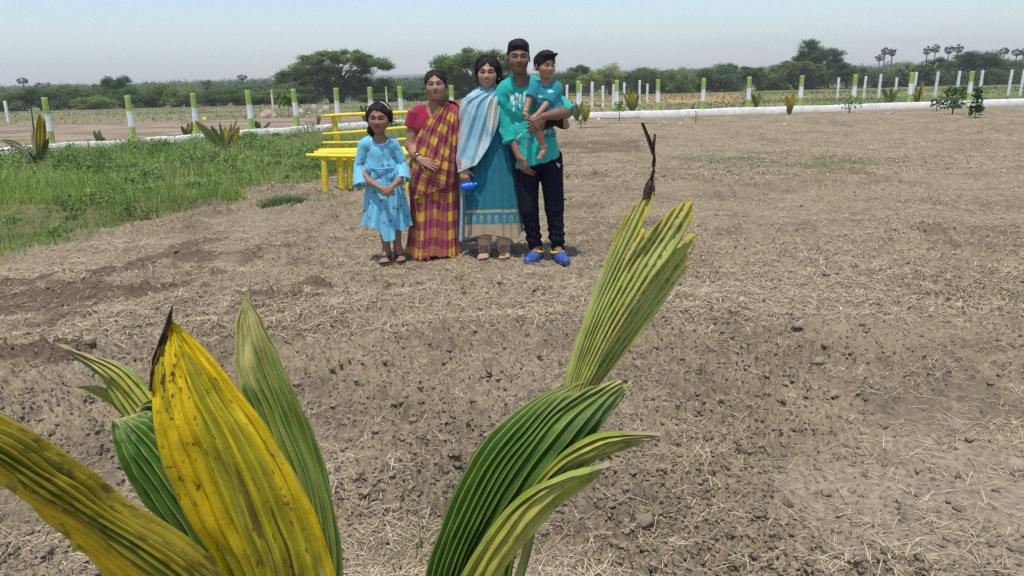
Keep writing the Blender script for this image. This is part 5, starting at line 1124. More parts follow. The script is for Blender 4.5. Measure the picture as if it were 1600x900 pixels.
def flyaway(name, S_L, n, seed, parent, hh, side=(-1, 1), spread=.03, low=-.2):
    """loose hairs standing off the outline of the hair"""
    rg = np.random.default_rng(seed); parts = []
    for k in range(n):
        a = rg.uniform(-.25, pi+.25); yy = rg.uniform(-.15, .25); r0 = .36; x, z = r0*cos(a), .14+.36*sin(a)
        if rg.uniform() < .35: x = (1 if rg.uniform() < .5 else -1)*rg.uniform(.33, .37); z = rg.uniform(low, .2)
        o = np.array([x, yy, z]); d = np.array([x, 0, (z-.1)]); d /= np.linalg.norm(d)+1e-9; t = np.array([-d[2], 0, d[0]])*rg.choice([-1, 1]); L_ = rg.uniform(.06, .22)
        pts = [S_L(*o), S_L(*(o+t*L_*.4+d*spread*rg.uniform(.3, 1.2))), S_L(*(o+t*L_+d*spread*rg.uniform(.2, 2.4)-np.array([0, 0, .04])))]
        parts.append(tube(crom(pts, np.linspace(0, 1, 5)), [.0016, .0016, .0014, .0012, .0008], 4, (.01, .01, .01), cap=False))
    V, F, C = merge(parts); o = mesh_np(name, V, F, HAIR, parent, C, origin=V[0]); o['kind'] = 'stuff'; return o
# ================================================================ the girl in the light blue dress
def girl():
    e, Y, z0 = person(613, 414, 'girl in a light blue flowered dress standing with clasped hands, leftmost of the people')
    P = lambda px, py, dy=0: np.array(at(px, py, Y+dy)); G = lambda px, dy: np.array([at(px, 405, Y+dy)[0], Y+dy, z0])
    sk = np.array([.29, .150, .098]); M = rotm(R(-3), R(4), R(2)); hc = P(592.5, 184, -.01); hh = .228
    S = SDF(); head(S, hc, hh, M, child=True, smile=.4); nh = len(S.p)
    S.cap(P(593, 202, .015), P(594, 218, .03), .036, .042, .03); S.cap(P(576, 225, .03), P(610, 225, .03), .045, .045, .04)
    S.ell(P(594, 240, .03), (.092, .065, .10), None, .04); S.ell(P(596, 268, .03), (.085, .065, .10), None, .05); S.ell(P(598, 288, .03), (.105, .08, .09), None, .05)
    S.chain([P(569, 227, .03), P(561, 262, .03), P(578, 284, -.08), P(597, 295, -.135)], [.034, .027, .024, .018], .02)
    S.chain([P(619, 227, .03), P(631, 260, .03), P(623, 282, -.08), P(612, 293, -.135)], [.034, .027, .024, .018], .02)
    hand(S, P(597, 295, -.135), (.95, -.25, -.25), (.1, .9, -.3), .125, -1, (.5, .6, .4)); hand(S, P(613, 293, -.14), (-.9, -.30, -.35), (-.1, .9, -.3), .125, 1, (.6, .7, .5))
    S.chain([P(588, 295, .03), P(598, 345, .02), P(606, 400, .04)], [.062, .042, .028], .02); S.chain([P(610, 295, .03), P(618, 345, .02), P(622, 396, .06)], [.062, .042, .028], .02)
    f1, t1 = G(606, .05), G(599, -.105); f2, t2 = G(622, .08), G(628, -.065); foot(S, f1+[0, 0, .02], t1+[0, 0, .02], .075, .034); foot(S, f2+[0, 0, .02], t2+[0, 0, .02], .075, .034)
    sdfobj('body', S, VOX, e, SKIN, lambda V: face_col(V, np.tile(sk, (len(V), 1)), hc, hh, M, smile=.4))
    H_, L = hair_sdf(hc, hh, M, thick=.030, side=.29, low=-.10, winz=-.13, winh=.41, child=True)
    H_.chain([L(-.22, .25, -.1), L(-.30, .2, -.45), L(-.27, .12, -.62)], [.035, .028, .012], .03); H_.chain([L(.3, .0, .1), L(.37, .02, -.12)], [.026, .010], .03); H_.chain([L(-.31, -.02, .12), L(-.38, .0, -.14)], [.026, .010], .03)
    sdfobj('hair', H_, .0035, e, HAIR, (.01, .01, .01), strands(hc, hh, M, .016, 34, 3)); flyaway('loose_hair', L, 90, 3, e, hh)
    # white hair band
    th = np.linspace(-.15, pi*.93, 26); bd = np.array([L(.378*math.cos(a), -.10+.06*math.sin(a), .15+.365*math.sin(a)) for a in th]); V, F, C = tube(bd, .0042, 8, (.7, .7, .7)); C = C*(.6+.6*n3(V*90, 3))[:, None]
    mesh_np('hair_band', V, F, CLOTH, e, C, True, origin=V[0])
    BL = np.array([.165, .50, .68])
    motif = [(575, 235), (572, 253), (566, 256), (606, 250), (614, 247), (607, 258), (598, 259), (584, 265), (592, 276), (597, 273), (588, 279), (612, 284), (613, 280), (626, 255), (632, 251), (600, 224), (612, 222), (596, 314), (603, 326), (622, 327), (626, 322), (616, 325), (578, 318), (577, 340), (623, 362), (637, 338), (600, 348), (585, 300), (596, 301), (565, 249), (560, 257), (622, 234), (611, 345), (570, 330), (633, 310)]
    mr = np.random.default_rng(4); ms = mr.uniform(1.8, 3.3, len(motif))
    def dress_c(V, *a):
        px, py = proj(V); C = np.tile(BL, (len(V), 1))*(.92+.14*fbm2(px*.12, py*.05, 3, 4))[:, None]; back = V[:, 1] > Y+.06
        for (mx, my), s in zip(motif, ms):
            xx, yy = px-mx, py-my; a_ = np.arctan2(yy, xx); rr = np.hypot(xx, yy*1.1); m = rr < s*(.75+.35*np.sin(a_*5+mx)); C = mixc(C, np.array([.10, .018, .025]), m*.92); C = mixc(C, np.array([.55, .20, .15]), (rr < s*.25)*1.)
            d = seg_paint(px, py, [(mx+s, my+s, mx+s*2.2, my+s*3.0)]); C = mixc(C, np.array([.03, .12, .18]), (d < .35)*.8)
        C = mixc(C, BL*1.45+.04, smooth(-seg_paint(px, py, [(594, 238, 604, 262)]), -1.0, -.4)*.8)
        return C
    D = SDF()
    D.cap(P(574, 227, .03), P(612, 227, .03), .052, .052, .04); D.ell(P(594, 242, .03), (.094, .075, .11), None, .03); D.cap(P(585, 262, .03), P(607, 262, .03), .072, .072, .05)
    D.chain([P(570, 229, .03), P(562, 258, .03)], [.040, .034], .012); D.chain([P(618, 229, .03), P(630, 256, .03)], [.040, .034], .012)
    D.cone(P(561, 256, .035), P(565, 289, -.04), .032, .058, .012); D.cone(P(630, 254, .035), P(629, 280, -.04), .032, .055, .012)
    D.cone(P(561, 264, .03), P(566, 294, -.05), .026, .058, .006, op='s'); D.cone(P(631, 262, .03), P(629, 286, -.055), .026, .054, .006, op='s')
    D.cover(S, range(nh+1, nh+6), .011, .012)
    D.ell(P(594, 208, .0), (.072, .12, .085), None, .008, op='s')
    def post(X, d): return d+.014*(fbm3(X*np.array([17, 17, 9]), 3, 4)-.66)+.007*(fbm2(X[..., 0]*60, X[..., 2]*9, 2, 6)-.6)
    sdfobj('dress', D, .0032, e, CLOTH, lambda V: mixc(dress_c(V), (.62, .80, .86), smooth(-np.abs(np.linalg.norm((V-P(594, 208, .0))/np.array([.072, .12, .085]), axis=1)-1.0), -.10, -.05)*(V[:, 2] < P(594, 206)[2])*.9), post)
    fold = lambda th, t: t**.8*(.020*np.sin(th*9+1.2+np.sin(t*3))+.010*np.sin(th*17+t*2.5))+.006*np.sin(t*12+th*4)*(1-t)
    def hem(th, t):
        fr = np.clip(-np.sin(th), 0, 1); x = np.cos(th); return -smooth(t, .6, 1)*fr*(.10*smooth(x, -.3, .0)*(1-smooth(x, .38, .6)) + .055*smooth(x, .45, .8)-.02*smooth(-x, .2, .7))
    loft('skirt', [(260, 577, 621, .03, .078), (270, 575, 623, .03, .085), (300, 574, 629, .03, .095), (325, 571, 634, .03, .115), (352, 567, 640, .03, .13)], e, CLOTH, dress_c, fold, nl=170, nt=420, hem=hem, Y=Y)
    V, F, C = tube(crom([P(578, 262, -.045), P(592, 264.5, -.068), P(606, 263, -.068), P(618, 262, -.05)], np.linspace(0, 1, 20)), .0065, 8, BL*.8); W = merge([(V, F, C), tube(crom([P(617, 262, -.062), P(622, 268, -.075), P(617, 272, -.075), P(615, 263, -.065)], np.linspace(0, 1, 14)), .004, 6, BL*.6), tube(crom([P(618, 263, -.065), P(621, 285, -.10), P(627, 304, -.125)], np.linspace(0, 1, 14)), .0045, 6, BL*.95)])
    mesh_np('sash', W[0], W[1], CLOTH, e, W[2], True, origin=W[0][0])
    for f_, t_ in ((f1, t1), (f2, t2)):
        s = SDF(); v = (t_-f_); s.ell((f_+t_)/2+np.array([0, 0, .012]), (.042, .098, .013), rotm(math.atan2(-v[0], v[1])), .01); m_ = f_+v*.62; u = np.array([-v[1], v[0], 0]); u /= np.linalg.norm(u)
        for q in (-.012, .012):
            o_ = v/np.linalg.norm(v)*q; s.chain([m_+o_+u*.040+[0, 0, .015], m_+o_+u*.025+[0, 0, .052], m_+o_+[0, 0, .064], m_+o_-u*.025+[0, 0, .052], m_+o_-u*.040+[0, 0, .015]], [.012]*5, .008)
        sdfobj('sandal', s, .003, e, SHOE, (.018, .016, .016))
SHOE = mat_col('shoe_rubber', rough=.5, spec=.4, noise=.12, nscale=40, bump=.2, bscale=200, dist=.001)
GOLD = mat_col('gold', rough=.3, metallic=1.0, color=(.75, .48, .14)); GLASSB = mat_col('bangle_glass', rough=.2, spec=.7, color=(.03, .12, .06))
def ring(name, c, axis, r, w_, mat, parent, C=(.7, .5, .2)):
    axis = np.array(axis, float); axis /= np.linalg.norm(axis); u = np.cross(axis, [0, 0, 1.]); u /= np.linalg.norm(u)+1e-9; v = np.cross(axis, u); th = np.linspace(0, 2*pi, 29)
    V, F, Cc = tube(np.array([c+r*(u*cos(a)+v*sin(a)) for a in th]), w_, 8, C, cap=False); return mesh_np(name, V, F, mat, parent, Cc, True, origin=c)
def checks(u, v):
    a = (u % 2) < 1; b = (v % 2) < 1; C = np.where((a & b)[:, None], np.array([.27, .014, .095]), np.where((~a & ~b)[:, None], np.array([.66, .43, .035]), np.array([.37, .10, .082])))
    fine = (np.abs(((u*4) % 1)-.5) < .12) | (np.abs(((v*4) % 1)-.5) < .10); return mixc(C, np.array([.42, .17, .06]), fine*.35)

# ================================================================ the woman in the checked sari
def sari_woman():
    e, Y, z0 = person(684, 405, 'older woman in a magenta and yellow checked sari with a crimson blouse')
    P = lambda px, py, dy=0: np.array(at(px, py, Y+dy)); G = lambda px, dy: np.array([at(px, 405, Y+dy)[0], Y+dy, z0])
    sk = np.array([.36, .19, .125]); M = rotm(R(3), R(-5), R(-2)); hc = P(680.5, 133.5, -.02); hh = .226
    S = SDF(); head(S, hc, hh, M, fem=True); nh = len(S.p)
    S.cap(P(680, 150, .01), P(681, 168, .04), .050, .056, .04); S.cap(P(657, 178, .05), P(704, 177, .05), .058, .058, .05)
    S.ell(P(680, 196, .04), (.155, .105, .13), None, .05); S.ell(P(679, 235, .03), (.155, .125, .15), None, .06); S.ell(P(679, 275, .03), (.165, .125, .15), None, .06)
    S.chain([P(649, 180, .05), P(642, 228, .03), P(648, 240, -.02), P(657, 250, -.13)], [.052, .043, .040, .027], .02)
    S.chain([P(710, 182, .05), P(714, 225, .05), P(706, 252, -.04)], [.05, .043, .03], .02)
    hand(S, P(656, 249, -.125), (.86, -.50, -.30), (.15, .9, -.3), .168, -1, (.18, .25, .2), .08)
    S.chain([P(668, 300, .03), P(668, 395, .04)], [.08, .04], .02); S.chain([P(698, 300, .03), P(700, 395, .05)], [.08, .04], .02)
    f1, t1 = G(668, .03), G(662, -.16); f2, t2 = G(702, .10), G(708, -.09); foot(S, f1+[0, 0, .018], t1+[0, 0, .018], .07, .040); foot(S, f2+[0, 0, .018], t2+[0, 0, .018], .07, .040)
    sdfobj('body', S, VOX, e, SKIN, lambda V: face_col(V, np.tile(sk, (len(V), 1)), hc, hh, M, bindi=True, lip=(.21, .085, .07), browk=.85))
    H_, L = hair_sdf(hc, hh, M, thick=.030, side=.262, low=-.10, winz=-.10, winh=.395); H_.ell(L(0, .46, -.15), np.array([.2, .13, .2])*hh, None, .03)
    H_.cap(L(0, -.2, .60), L(0, -.5, .40), .004, .004, .01, op='s')
    sdfobj('hair', H_, .0035, e, HAIR, (.01, .01, .01), strands(hc, hh, M, .008, 34, 5)); flyaway('loose_hair', L, 50, 5, e, hh, spread=.018)
    CR_ = np.array([.30, .012, .045]); D = SDF()
    D.cap(P(655, 180, .05), P(706, 179, .05), .068, .068, .05); D.ell(P(680, 197, .04), (.168, .118, .115), None, .05); D.cone(P(650, 176, .05), P(643, 200, .045), .066, .062, .02); D.cone(P(709, 178, .05), P(715, 200, .045), .064, .060, .02)
    D.cover(S, (nh+1, nh+2), .012, .012)
    D.ell(P(678, 158, -.055), (.088, .13, .155), rotm(0, 0, R(-14)), .008, op='s'); D.ell(P(681, 158, .05), (.075, .07, .10), None, .008, op='s')
    sdfobj('blouse', D, .0032, e, CLOTH, lambda V: np.tile(CR_, (len(V), 1))*(.9+.2*fbm3(V*25, 2, 3))[:, None], lambda X, d: d+.008*(fbm3(X*np.array([16, 16, 10]), 3, 4)-.5))
    # pleated lower sari
    def lowc(V, th, t):
        px, py = proj(V); return checks(px/11.5+.5*np.sin(th*13)*t+.2, (py+3*np.sin(px*.16))/14.5+.3)
    def fold(th, t):
        f = np.clip(-np.sin(th), 0, 1); return (.35+.65*t)*(.013*np.sin(th*15+.6*np.sin(t*4))+.012*f*np.sin(th*29+t*1.5)+.008*np.sin(th*7+2))+.005*(fbm2(th*9, t*14+th*0, 3, 5)-.5)
    hem = lambda th, t: smooth(t, .8, 1)*(.018*np.sin(th*4+.5)+.012*np.sin(th*11))
    loft('sari_skirt', [(250, 643, 714, .03, .135), (285, 640, 716, .03, .15), (320, 643, 717, .03, .15), (360, 641, 718, .03, .165), (396, 637, 719, .03, .185)], e, SILK, lowc, fold, nl=220, nt=520, hem=hem, Y=Y)
    # upper drape crossing from the waist to the far shoulder
    poly = [(690, 157), (700, 160), (712, 168), (722, 180), (724, 262), (716, 270), (704, 291), (688, 296), (668, 304), (644, 313), (634, 300), (634, 247), (646, 240), (651, 233), (647, 220), (655, 207), (664, 194), (678, 178)]
    poly2 = [(690, 150), (730, 150), (730, 300), (634, 312), (634, 247), (648, 235), (647, 216)]
    def mask(V, th, t):
        px, py = proj(V); front = V[:, 1] < Y+.075; return np.where(front, poly_inside(px, py, poly), poly_inside(px, py, poly2))
    ca, sa = cos(R(52)), sin(R(52))
    def upc(V, th, t):
        px, py = proj(V); lo = smooth(py-(.62*(704-px)+240), -3, 3); lo = (py > 300-(px-640)*.55+0*px-18)*1.0; u = (px*ca-py*sa); v = (px*sa+py*ca); u = u+1.6*np.sin(v*.11)
        A = checks(u/11.5+.4, v/12.5); B = checks((px+.30*py)/13.0, (py-.35*px)/11.5+.2); B = mixc(B, np.array([.02, .06, .05]), (np.abs((((py-.35*px)/17.+.1) % 1)-.5) < .055)*.8); return np.where(lo[:, None] > .5, B, A)
    def dfold(th, t):
        x = np.cos(th); q = np.arctan2(.85-x, t*1.9+.22); far_ = smooth(np.hypot(.85-x, t*1.9), .1, .8); return far_*(.008*np.sin(q*38+1.6*np.sin(t*5))+.0045*np.sin(q*83+1.3+2*x))+.014*(fbm2(q*8+3, t*3+x, 3, 8)-.5)
    loft('sari_drape', [(156, 684, 704, .05, .035), (160, 668, 713, .05, .075), (166, 655, 717, .05, .100), (180, 648, 719, .05, .135), (200, 645, 720, .045, .158), (235, 643, 719, .035, .172), (262, 640, 719, .03, .178), (290, 639, 719, .03, .172), (314, 640, 719, .03, .170)], e, SILK, upc, dfold, mask, nt=620, nl=330, Y=Y, thick=.004)
    # chain, bangles, earrings
    ch = crom([P(668, 158, -.01), P(667, 168, -.035), P(671, 182, -.065), P(679, 192, -.085), P(688, 184, -.075), P(694, 168, -.03), P(693, 160, -.005)], np.linspace(0, 1, 40)); V, F, C = tube(ch, .0032, 6, (.7, .5, .2)); mesh_np('necklace', V, F, GOLD, e, C, True, origin=V[0])
    w_ = P(653, 246, -.10); ax = P(657, 250, -.13)-P(648, 240, -.02)
    for k, (o_, mt) in enumerate(((-.004, GLASSB), (.006, GOLD), (.015, GLASSB))): ring('bangle', w_+ax/np.linalg.norm(ax)*o_, ax, .034, .0035, mt, e)
    for s in (-1, 1): V, F = SDF().ell(L(.355*s, .03, -.165), .0075, None).mesh(.002); mesh_np('earring', V, F, GOLD, e, None, True, origin=V[0])
    for f_, t_ in ((f1, t1), (f2, t2)):
        s = SDF(); v = t_-f_; s.ell((f_+t_)/2+np.array([0, 0, .010]), (.045, .112, .012), rotm(math.atan2(-v[0], v[1])), .01); m_ = f_+v*.60; u = np.array([-v[1], v[0], 0]); u /= np.linalg.norm(u)
        for q in (-.02, .02):
            o_ = v/np.linalg.norm(v)*q; s.chain([m_+o_+u*.044+[0, 0, .012], m_+o_+u*.028+[0, 0, .052], m_+o_+[0, 0, .062], m_+o_-u*.028+[0, 0, .052], m_+o_-u*.044+[0, 0, .012]], [.011]*5, .008)
        sdfobj('sandal', s, .003, e, SHOE, (.22, .012, .02))

# ================================================================ the woman in the teal kameez
def teal_woman():
    e, Y, z0 = person(772, 407, 'smiling woman in a teal kameez wrapped in a pale blue shawl')
    P = lambda px, py, dy=0: np.array(at(px, py, Y+dy)); G = lambda px, dy: np.array([at(px, 405, Y+dy)[0], Y+dy, z0])
    sk = np.array([.40, .215, .142]); M = rotm(R(-4), R(2), R(2)); hc = P(762, 113, -.01); hh = .226
    S = SDF(); head(S, hc, hh, M, fem=True, smile=1.)
    S.cap(P(763, 130, .02), P(764, 148, .04), .044, .050, .04); S.cap(P(741, 156, .05), P(787, 156, .05), .050, .050, .05)
    S.ell(P(764, 180, .05), (.135, .095, .14), None, .05); S.ell(P(765, 225, .05), (.12, .095, .14), None, .06); S.ell(P(767, 265, .05), (.15, .11, .14), None, .06)
    S.chain([P(732, 162, .05), P(722, 215, .03), P(722, 238, .0), P(724, 262, -.09)], [.045, .038, .034, .024], .02); S.chain([P(795, 160, .06), P(800, 225, .08), P(800, 265, .05)], [.045, .036, .025], .02)
    hand(S, P(724, 261, -.09), (.12, -.25, -1), (.1, 1, .1), .165, 1, (.55, .75, .5), .05)
    S.chain([P(757, 290, .05), P(757, 350, .04), P(757, 397, .06)], [.085, .055, .034], .02); S.chain([P(786, 290, .05), P(788, 350, .04), P(787, 397, .06)], [.085, .055, .034], .02)
    f1, t1 = G(757, .08), G(755.5, -.13); f2, t2 = G(787, .08), G(789.5, -.13); foot(S, f1+[0, 0, .006], t1+[0, 0, .006], .08, .042); foot(S, f2+[0, 0, .006], t2+[0, 0, .006], .08, .042)
    def bc(V):
        C = face_col(V, np.tile(sk, (len(V), 1)), hc, hh, M, smile=1., lip=(.28, .07, .06))
        for f_, t_ in ((f1, t1), (f2, t2)):
            v = (t_-f_)/np.linalg.norm(t_-f_); al = (V-f_)@v; C = mixc(C, np.array([.55, .32, .27]), ((al > .195) & (V[:, 2] > z0+.016) & (V[:, 2] < z0+.05))*.6)
        return C
    sdfobj('body', S, VOX, e, SKIN, bc)
    H_, L = hair_sdf(hc, hh, M, thick=.042, side=.275, low=-.12, winz=-.13, winh=.41); H_.chain([L(.33, .08, .1), L(.375, .10, -.2), L(.34, .16, -.44)], [.03, .022, .010], .03); H_.chain([L(-.34, .08, .1), L(-.37, .1, -.12)], [.022, .010], .03); H_.cap(L(.02, -.2, .62), L(.03, -.5, .42), .004, .004, .01, op='s')
    sdfobj('hair', H_, .0035, e, HAIR, (.01, .01, .01), strands(hc, hh, M, .014, 34, 7)); flyaway('loose_hair', L, 110, 7, e, hh, spread=.045, low=-.35)
    for s in (1,): V, F = SDF().cap(L(.37*s, -.03, -.15), L(.375*s, -.03, -.22), .004, .006).mesh(.002); mesh_np('earring', V, F, GOLD, e, None, True, origin=V[0])
    TE = np.array([.008, .150, .205])
    def kc(V, th, t):
        px, py = proj(V); py = py-(px-770)*-.018; C = np.tile(TE, (len(V), 1))*(.85+.3*fbm2(px*.15, py*.12, 3, 3))[:, None]; gold = np.array([.42, .31, .15]); bei = np.array([.40, .31, .20])
        C = mixc(C, gold, ((py > 328) & (py < 332))*1.); band = (py >= 332) & (py < 351); u = (px-724+.02*(py-340)*0) % 11.5-5.7; vv = py-342; pat = (np.hypot(u/3.0, vv/6.0) < 1) & (np.hypot((u-.4)/1.4, (vv-1)/3.0) > .8); C = mixc(C, gold*.95, (band & pat)*.85)
        C = mixc(C, np.array([.010, .20, .30]), (band & ~pat)*.8); C = mixc(C, gold, ((py > 349.5) & (py < 352))*.7); return mixc(C, bei, (py >= 352)*1.)
    fold = lambda th, t: (.2+.8*t)*(.012*np.sin(th*8+1+.5*np.sin(t*4))+.007*np.sin(th*19+t*2))+.005*(fbm2(th*7, t*9, 3, 15)-.5)
    loft('kameez', [(150, 738, 790, .05, .075), (165, 732, 797, .05, .10), (200, 733, 799, .05, .115), (235, 731, 801, .05, .12), (262, 731, 805, .05, .135), (300, 732, 809, .05, .155), (335, 730, 813, .05, .175), (364, 729, 816, .05, .185)], e, CLOTH, kc, fold, nl=260, nt=460, hem=lambda th, t: smooth(t, .85, 1)*.022*np.sin(th*3+.6), Y=Y)
    # shawl
    poly = [(742, 133), (784, 130), (786, 146), (781, 170), (778, 196), (768, 222), (752, 248), (744, 258), (716, 270), (706, 258), (706, 150)]
    wh = np.array([.47, .60, .62]); lb = np.array([.25, .50, .61])
    def dc(V, th, t):
        px, py = proj(V); C = mixc(lb, wh, smooth(fbm2(px*.045+3, py*.030, 3, 21), .42, .58)); C = mixc(C, np.array([.57, .60, .53]), smooth(-np.hypot((px-768)/9, (py-178)/27), -1.15, -.85)); return mixc(C, wh*.95, smooth(-np.hypot((px-722)/8, (py-200)/34), -1.2, -.8)*.8)
    def df(th, t):
        x = np.cos(th); q = np.arctan2(.9-x, t*1.8+.18); far_ = smooth(t, .04, .45); return far_*(.008*np.sin(q*30+2.2*np.sin(t*4+x))+.004*np.sin(q*71+1.3*t))+.003*np.sin(t*75+x*5)*(1-far_)+.018*(fbm2(q*5+3, t*4-x, 3, 18)-.5)
    def mask(V, th, t):
        px, py = proj(V); front = V[:, 1] < Y+.09; return np.where(front, poly_inside(px, py, poly), (py < 262) & (py > 138))
    loft('shawl', [(135, 748, 779, .03, .064), (138, 745, 782, .03, .074), (142, 738, 787, .035, .095), (149, 728, 792, .04, .125), (160, 721, 796, .045, .15), (190, 717, 799, .045, .165), (220, 715, 800, .04, .165), (245, 714, 800, .02, .165), (268, 713, 800, .005, .165)], e, SILK, dc, df, mask, nt=620, nl=330, Y=Y, thick=.004)
    # tail of the shawl hanging behind her left side
    t = np.linspace(0, 1, 90); s = np.linspace(0, 1, 50); T, Sg = np.meshgrid(t, s, indexing='ij'); A = np.array([P(717+2*math.sin(a*3), 255+125*a, .0) for a in t]); B = np.array([P(738+12*a, 255+122*a, .10) for a in t])
    W = A[:, None]*(1-s[None, :, None])+B[:, None]*s[None, :, None]; W[..., 1] += .014*np.sin(Sg*16+T*3)+.01*np.sin(Sg*33); i = (np.arange(89)*50)[:, None]; j = np.arange(49)[None]; F = np.stack([i+j, i+j+50, i+j+51, i+j+1], -1).reshape(-1, 4)
    C = mixc(lb*.9, wh*.8, smooth(fbm2(T*4, Sg*2, 3, 8), .4, .6)).reshape(-1, 3); C = mixc(C, (.10, .10, .10), (T.ravel() > .975)*1.)
    o = mesh_np('shawl_tail', W.reshape(-1, 3), F, SILK, e, C, True, origin=A[0]); sd = o.modifiers.new('thickness', 'SOLIDIFY'); sd.thickness = .003
    # beige gathered leggings
    for a, k in (((757, 757), 0), ((787, 787), 1)):
        Lg = SDF(); Lg.chain([P(a[0], 340, .04), P(a[0], 375, .045), P(a[0]+.5, 397, .06)], [.060, .054, .045], .02)
        sdfobj('legging', Lg, .003, e, CLOTH, (.64, .48, .31), lambda X, d: d+.006*(np.sin(X[..., 2]*170+X[..., 0]*40+6*fbm3(X*8, 2, 3)))*.6)
    # sipper bottle in her hand
    b = P(730, 291, -.13); ax = np.array([1, .1, .12]); ax /= np.linalg.norm(ax); bt = empty('sipper_bottle', b, 'small bright blue plastic sipper bottle held in the hand of the woman with the shawl', 'bottle')
    s = SDF(); s.cap(b-ax*.028, b+ax*.006, .026, .029, .01); s.ell(b+ax*.036, .026, None, .008); s.cone(b+ax*.052, b+ax*.064, .018, .016, .004); sdfobj('bottle_body', s, .002, bt, BLUEP, (.005, .13, .70))
    ring('handle', b+ax*.0-np.array([0, 0, .036]), (0, 1, 0), .016, .0045, BLUEP, bt, (.005, .10, .6))
    V, F, C = tube([b+ax*.060, b+ax*.072+np.array([0, 0, .012])], .006, 8, (.2, .5, .85)); mesh_np('spout', V, F, BLUEP, bt, C, True, origin=V[0])
BLUEP = mat_col('blue_plastic', rough=.28, spec=.5, noise=.04)

# ================================================================ the boy
PANT = mat_col('dark_jersey', rough=.8, spec=.12, noise=.15, nscale=30, bump=.15, bscale=300, dist=.001)
def boy():
    e, Y, z0 = person(855, 409, 'tall boy in a turquoise t-shirt and navy track pants carrying the toddler on his arm')
    P = lambda px, py, dy=0: np.array(at(px, py, Y+dy)); G = lambda px, dy: np.array([at(px, 405, Y+dy)[0], Y+dy, z0])
    sk = np.array([.205, .105, .069]); M = rotm(R(4), R(-2), R(1)); hc = P(810, 90.5, -.01); hh = .232
    S = SDF(); head(S, hc, hh, M); nh = len(S.p)
    S.cap(P(812, 108, .02), P(815, 128, .04), .050, .056, .04); S.cap(P(802, 133, .05), P(830, 132, .05), .045, .045, .04); S.cap(P(792, 141, .05), P(848, 139, .05), .054, .054, .05)
    S.ell(P(822, 165, .05), (.135, .10, .15), None, .04); S.ell(P(828, 205, .05), (.135, .10, .14), None, .06); S.ell(P(839, 238, .05), (.135, .10, .10), None, .06)
    S.chain([P(787, 146, .05), P(789, 190, .06), P(799, 214, .03), P(812, 247, -.06)], [.050, .040, .038, .026], .02)
    hand(S, P(812, 246, -.06), (.42, -.35, -.92), (.5, .8, .2), .185, 1, (.35, .45, .35), .05)
    S.chain([P(853, 146, .05), P(887, 172, -.02)], [.05, .046], .02); S.chain([P(887, 174, -.02), P(870, 178, -.19), P(850, 182, -.25)], [.044, .040, .027], .02)
    hand(S, P(851, 182, -.25), (-.78, -.10, -.58), (-.2, 1, -.1), .185, 1, (.25, .45, .35), .09)
    S.chain([P(824, 262, .05), P(828, 325, .02), P(838, 396, .06)], [.085, .055, .038], .02); S.chain([P(862, 262, .05), P(868, 325, .02), P(873, 394, .04)], [.085, .055, .038], .02)
    f1, t1 = G(843, .07), G(822, -.13); f2, t2 = G(868, .03), G(887, -.17)
    for f_, t_ in ((f1, t1), (f2, t2)): foot(S, f_+[0, 0, .02], t_+[0, 0, .02], .075, .038, False)
    sdfobj('body', S, VOX, e, SKIN, lambda V: face_col(V, np.tile(sk, (len(V), 1)), hc, hh, M, browk=1.1, lip=(.17, .07, .06)))
    H_, L = hair_sdf(hc, hh, M, thick=.020, side=.285, low=-.0, winz=-.16, winh=.44); H_.ell(L(.0, -.02, .38), np.array([.31, .36, .19])*hh, None, .03); H_.ell(L(0, -.52, -.05), np.array([.27, .30, .33])*hh, M, .01, op='s')
    sdfobj('hair', H_, .0035, e, HAIR, (.01, .01, .01), strands(hc, hh, M, .009, 46, 9))
    TQ = np.array([.010, .40, .345]); Wt = np.array([.62, .72, .74]); Bl = np.array([.02, .14, .48]); Rd = np.array([.58, .09, .09]); Nv = np.array([.01, .09, .14])
    WS = [(797, 147, 800, 160), (801, 149, 803, 163), (802, 163, 806, 158), (807, 145, 811, 160), (811, 160, 814, 146), (807, 145, 808, 152), (811, 161, 813, 170), (818, 145, 819, 158), (821, 145, 823, 156), (825, 143, 826, 156), (826, 156, 829, 155), (829, 155, 829, 142), (803, 168, 802, 174), (805, 192, 809, 193), (808, 215, 815, 209), (810, 218, 806, 216), (824, 205, 826, 213), (838, 200, 840, 207), (850, 199, 852, 208), (852, 208, 854, 200), (857, 197, 859, 206), (859, 206, 862, 203), (846, 200, 847, 208)]
    BS = [(812, 145.5, 814.5, 146), (804, 155, 805, 157), (809, 168, 811, 173), (831, 217, 833, 223), (833, 216, 834, 220), (861, 198, 863, 201), (806, 224, 808, 223)]
    RS = [(809, 152, 811.5, 162), (808, 155, 810, 158), (824, 224, 827, 222), (822, 227, 824, 225), (843, 201, 844, 209), (848, 200, 849, 206), (857, 200, 857, 203), (824, 172, 826, 174)]
    NS = [(845, 212, 851, 211), (847, 216, 848, 211), (853, 211, 853, 217), (855, 210, 858, 216), (861, 209, 861, 214), (864, 208, 867, 214), (864, 214, 866, 208)]
    def tc(V):
        px, py = proj(V); fr = (V[:, 1] < Y+.06); C = np.tile(TQ, (len(V), 1))*(.9+.2*fbm2(px*.1, py*.1, 3, 3))[:, None]; jx = (fbm2(px*.5, py*.5, 2, 5)-.5)*1.3
        for segs, c, w_ in ((WS, Wt, 1.0), (BS, Bl, 1.2), (RS, Rd, 1.15), (NS, Nv, .95)): C = mixc(C, c, fr*smooth(-seg_paint(px+jx, py, segs), -w_-.35, -w_+.1)*.92)
        return C
    D = SDF()
    D.cap(P(794, 144, .05), P(848, 142, .05), .066, .066, .05); D.ell(P(824, 168, .05), (.140, .115, .155), None, .03); D.ell(P(834, 208, .05), (.145, .118, .15), None, .05); D.cone(P(838, 205, .05), P(842, 270, .045), .142, .182, .03)
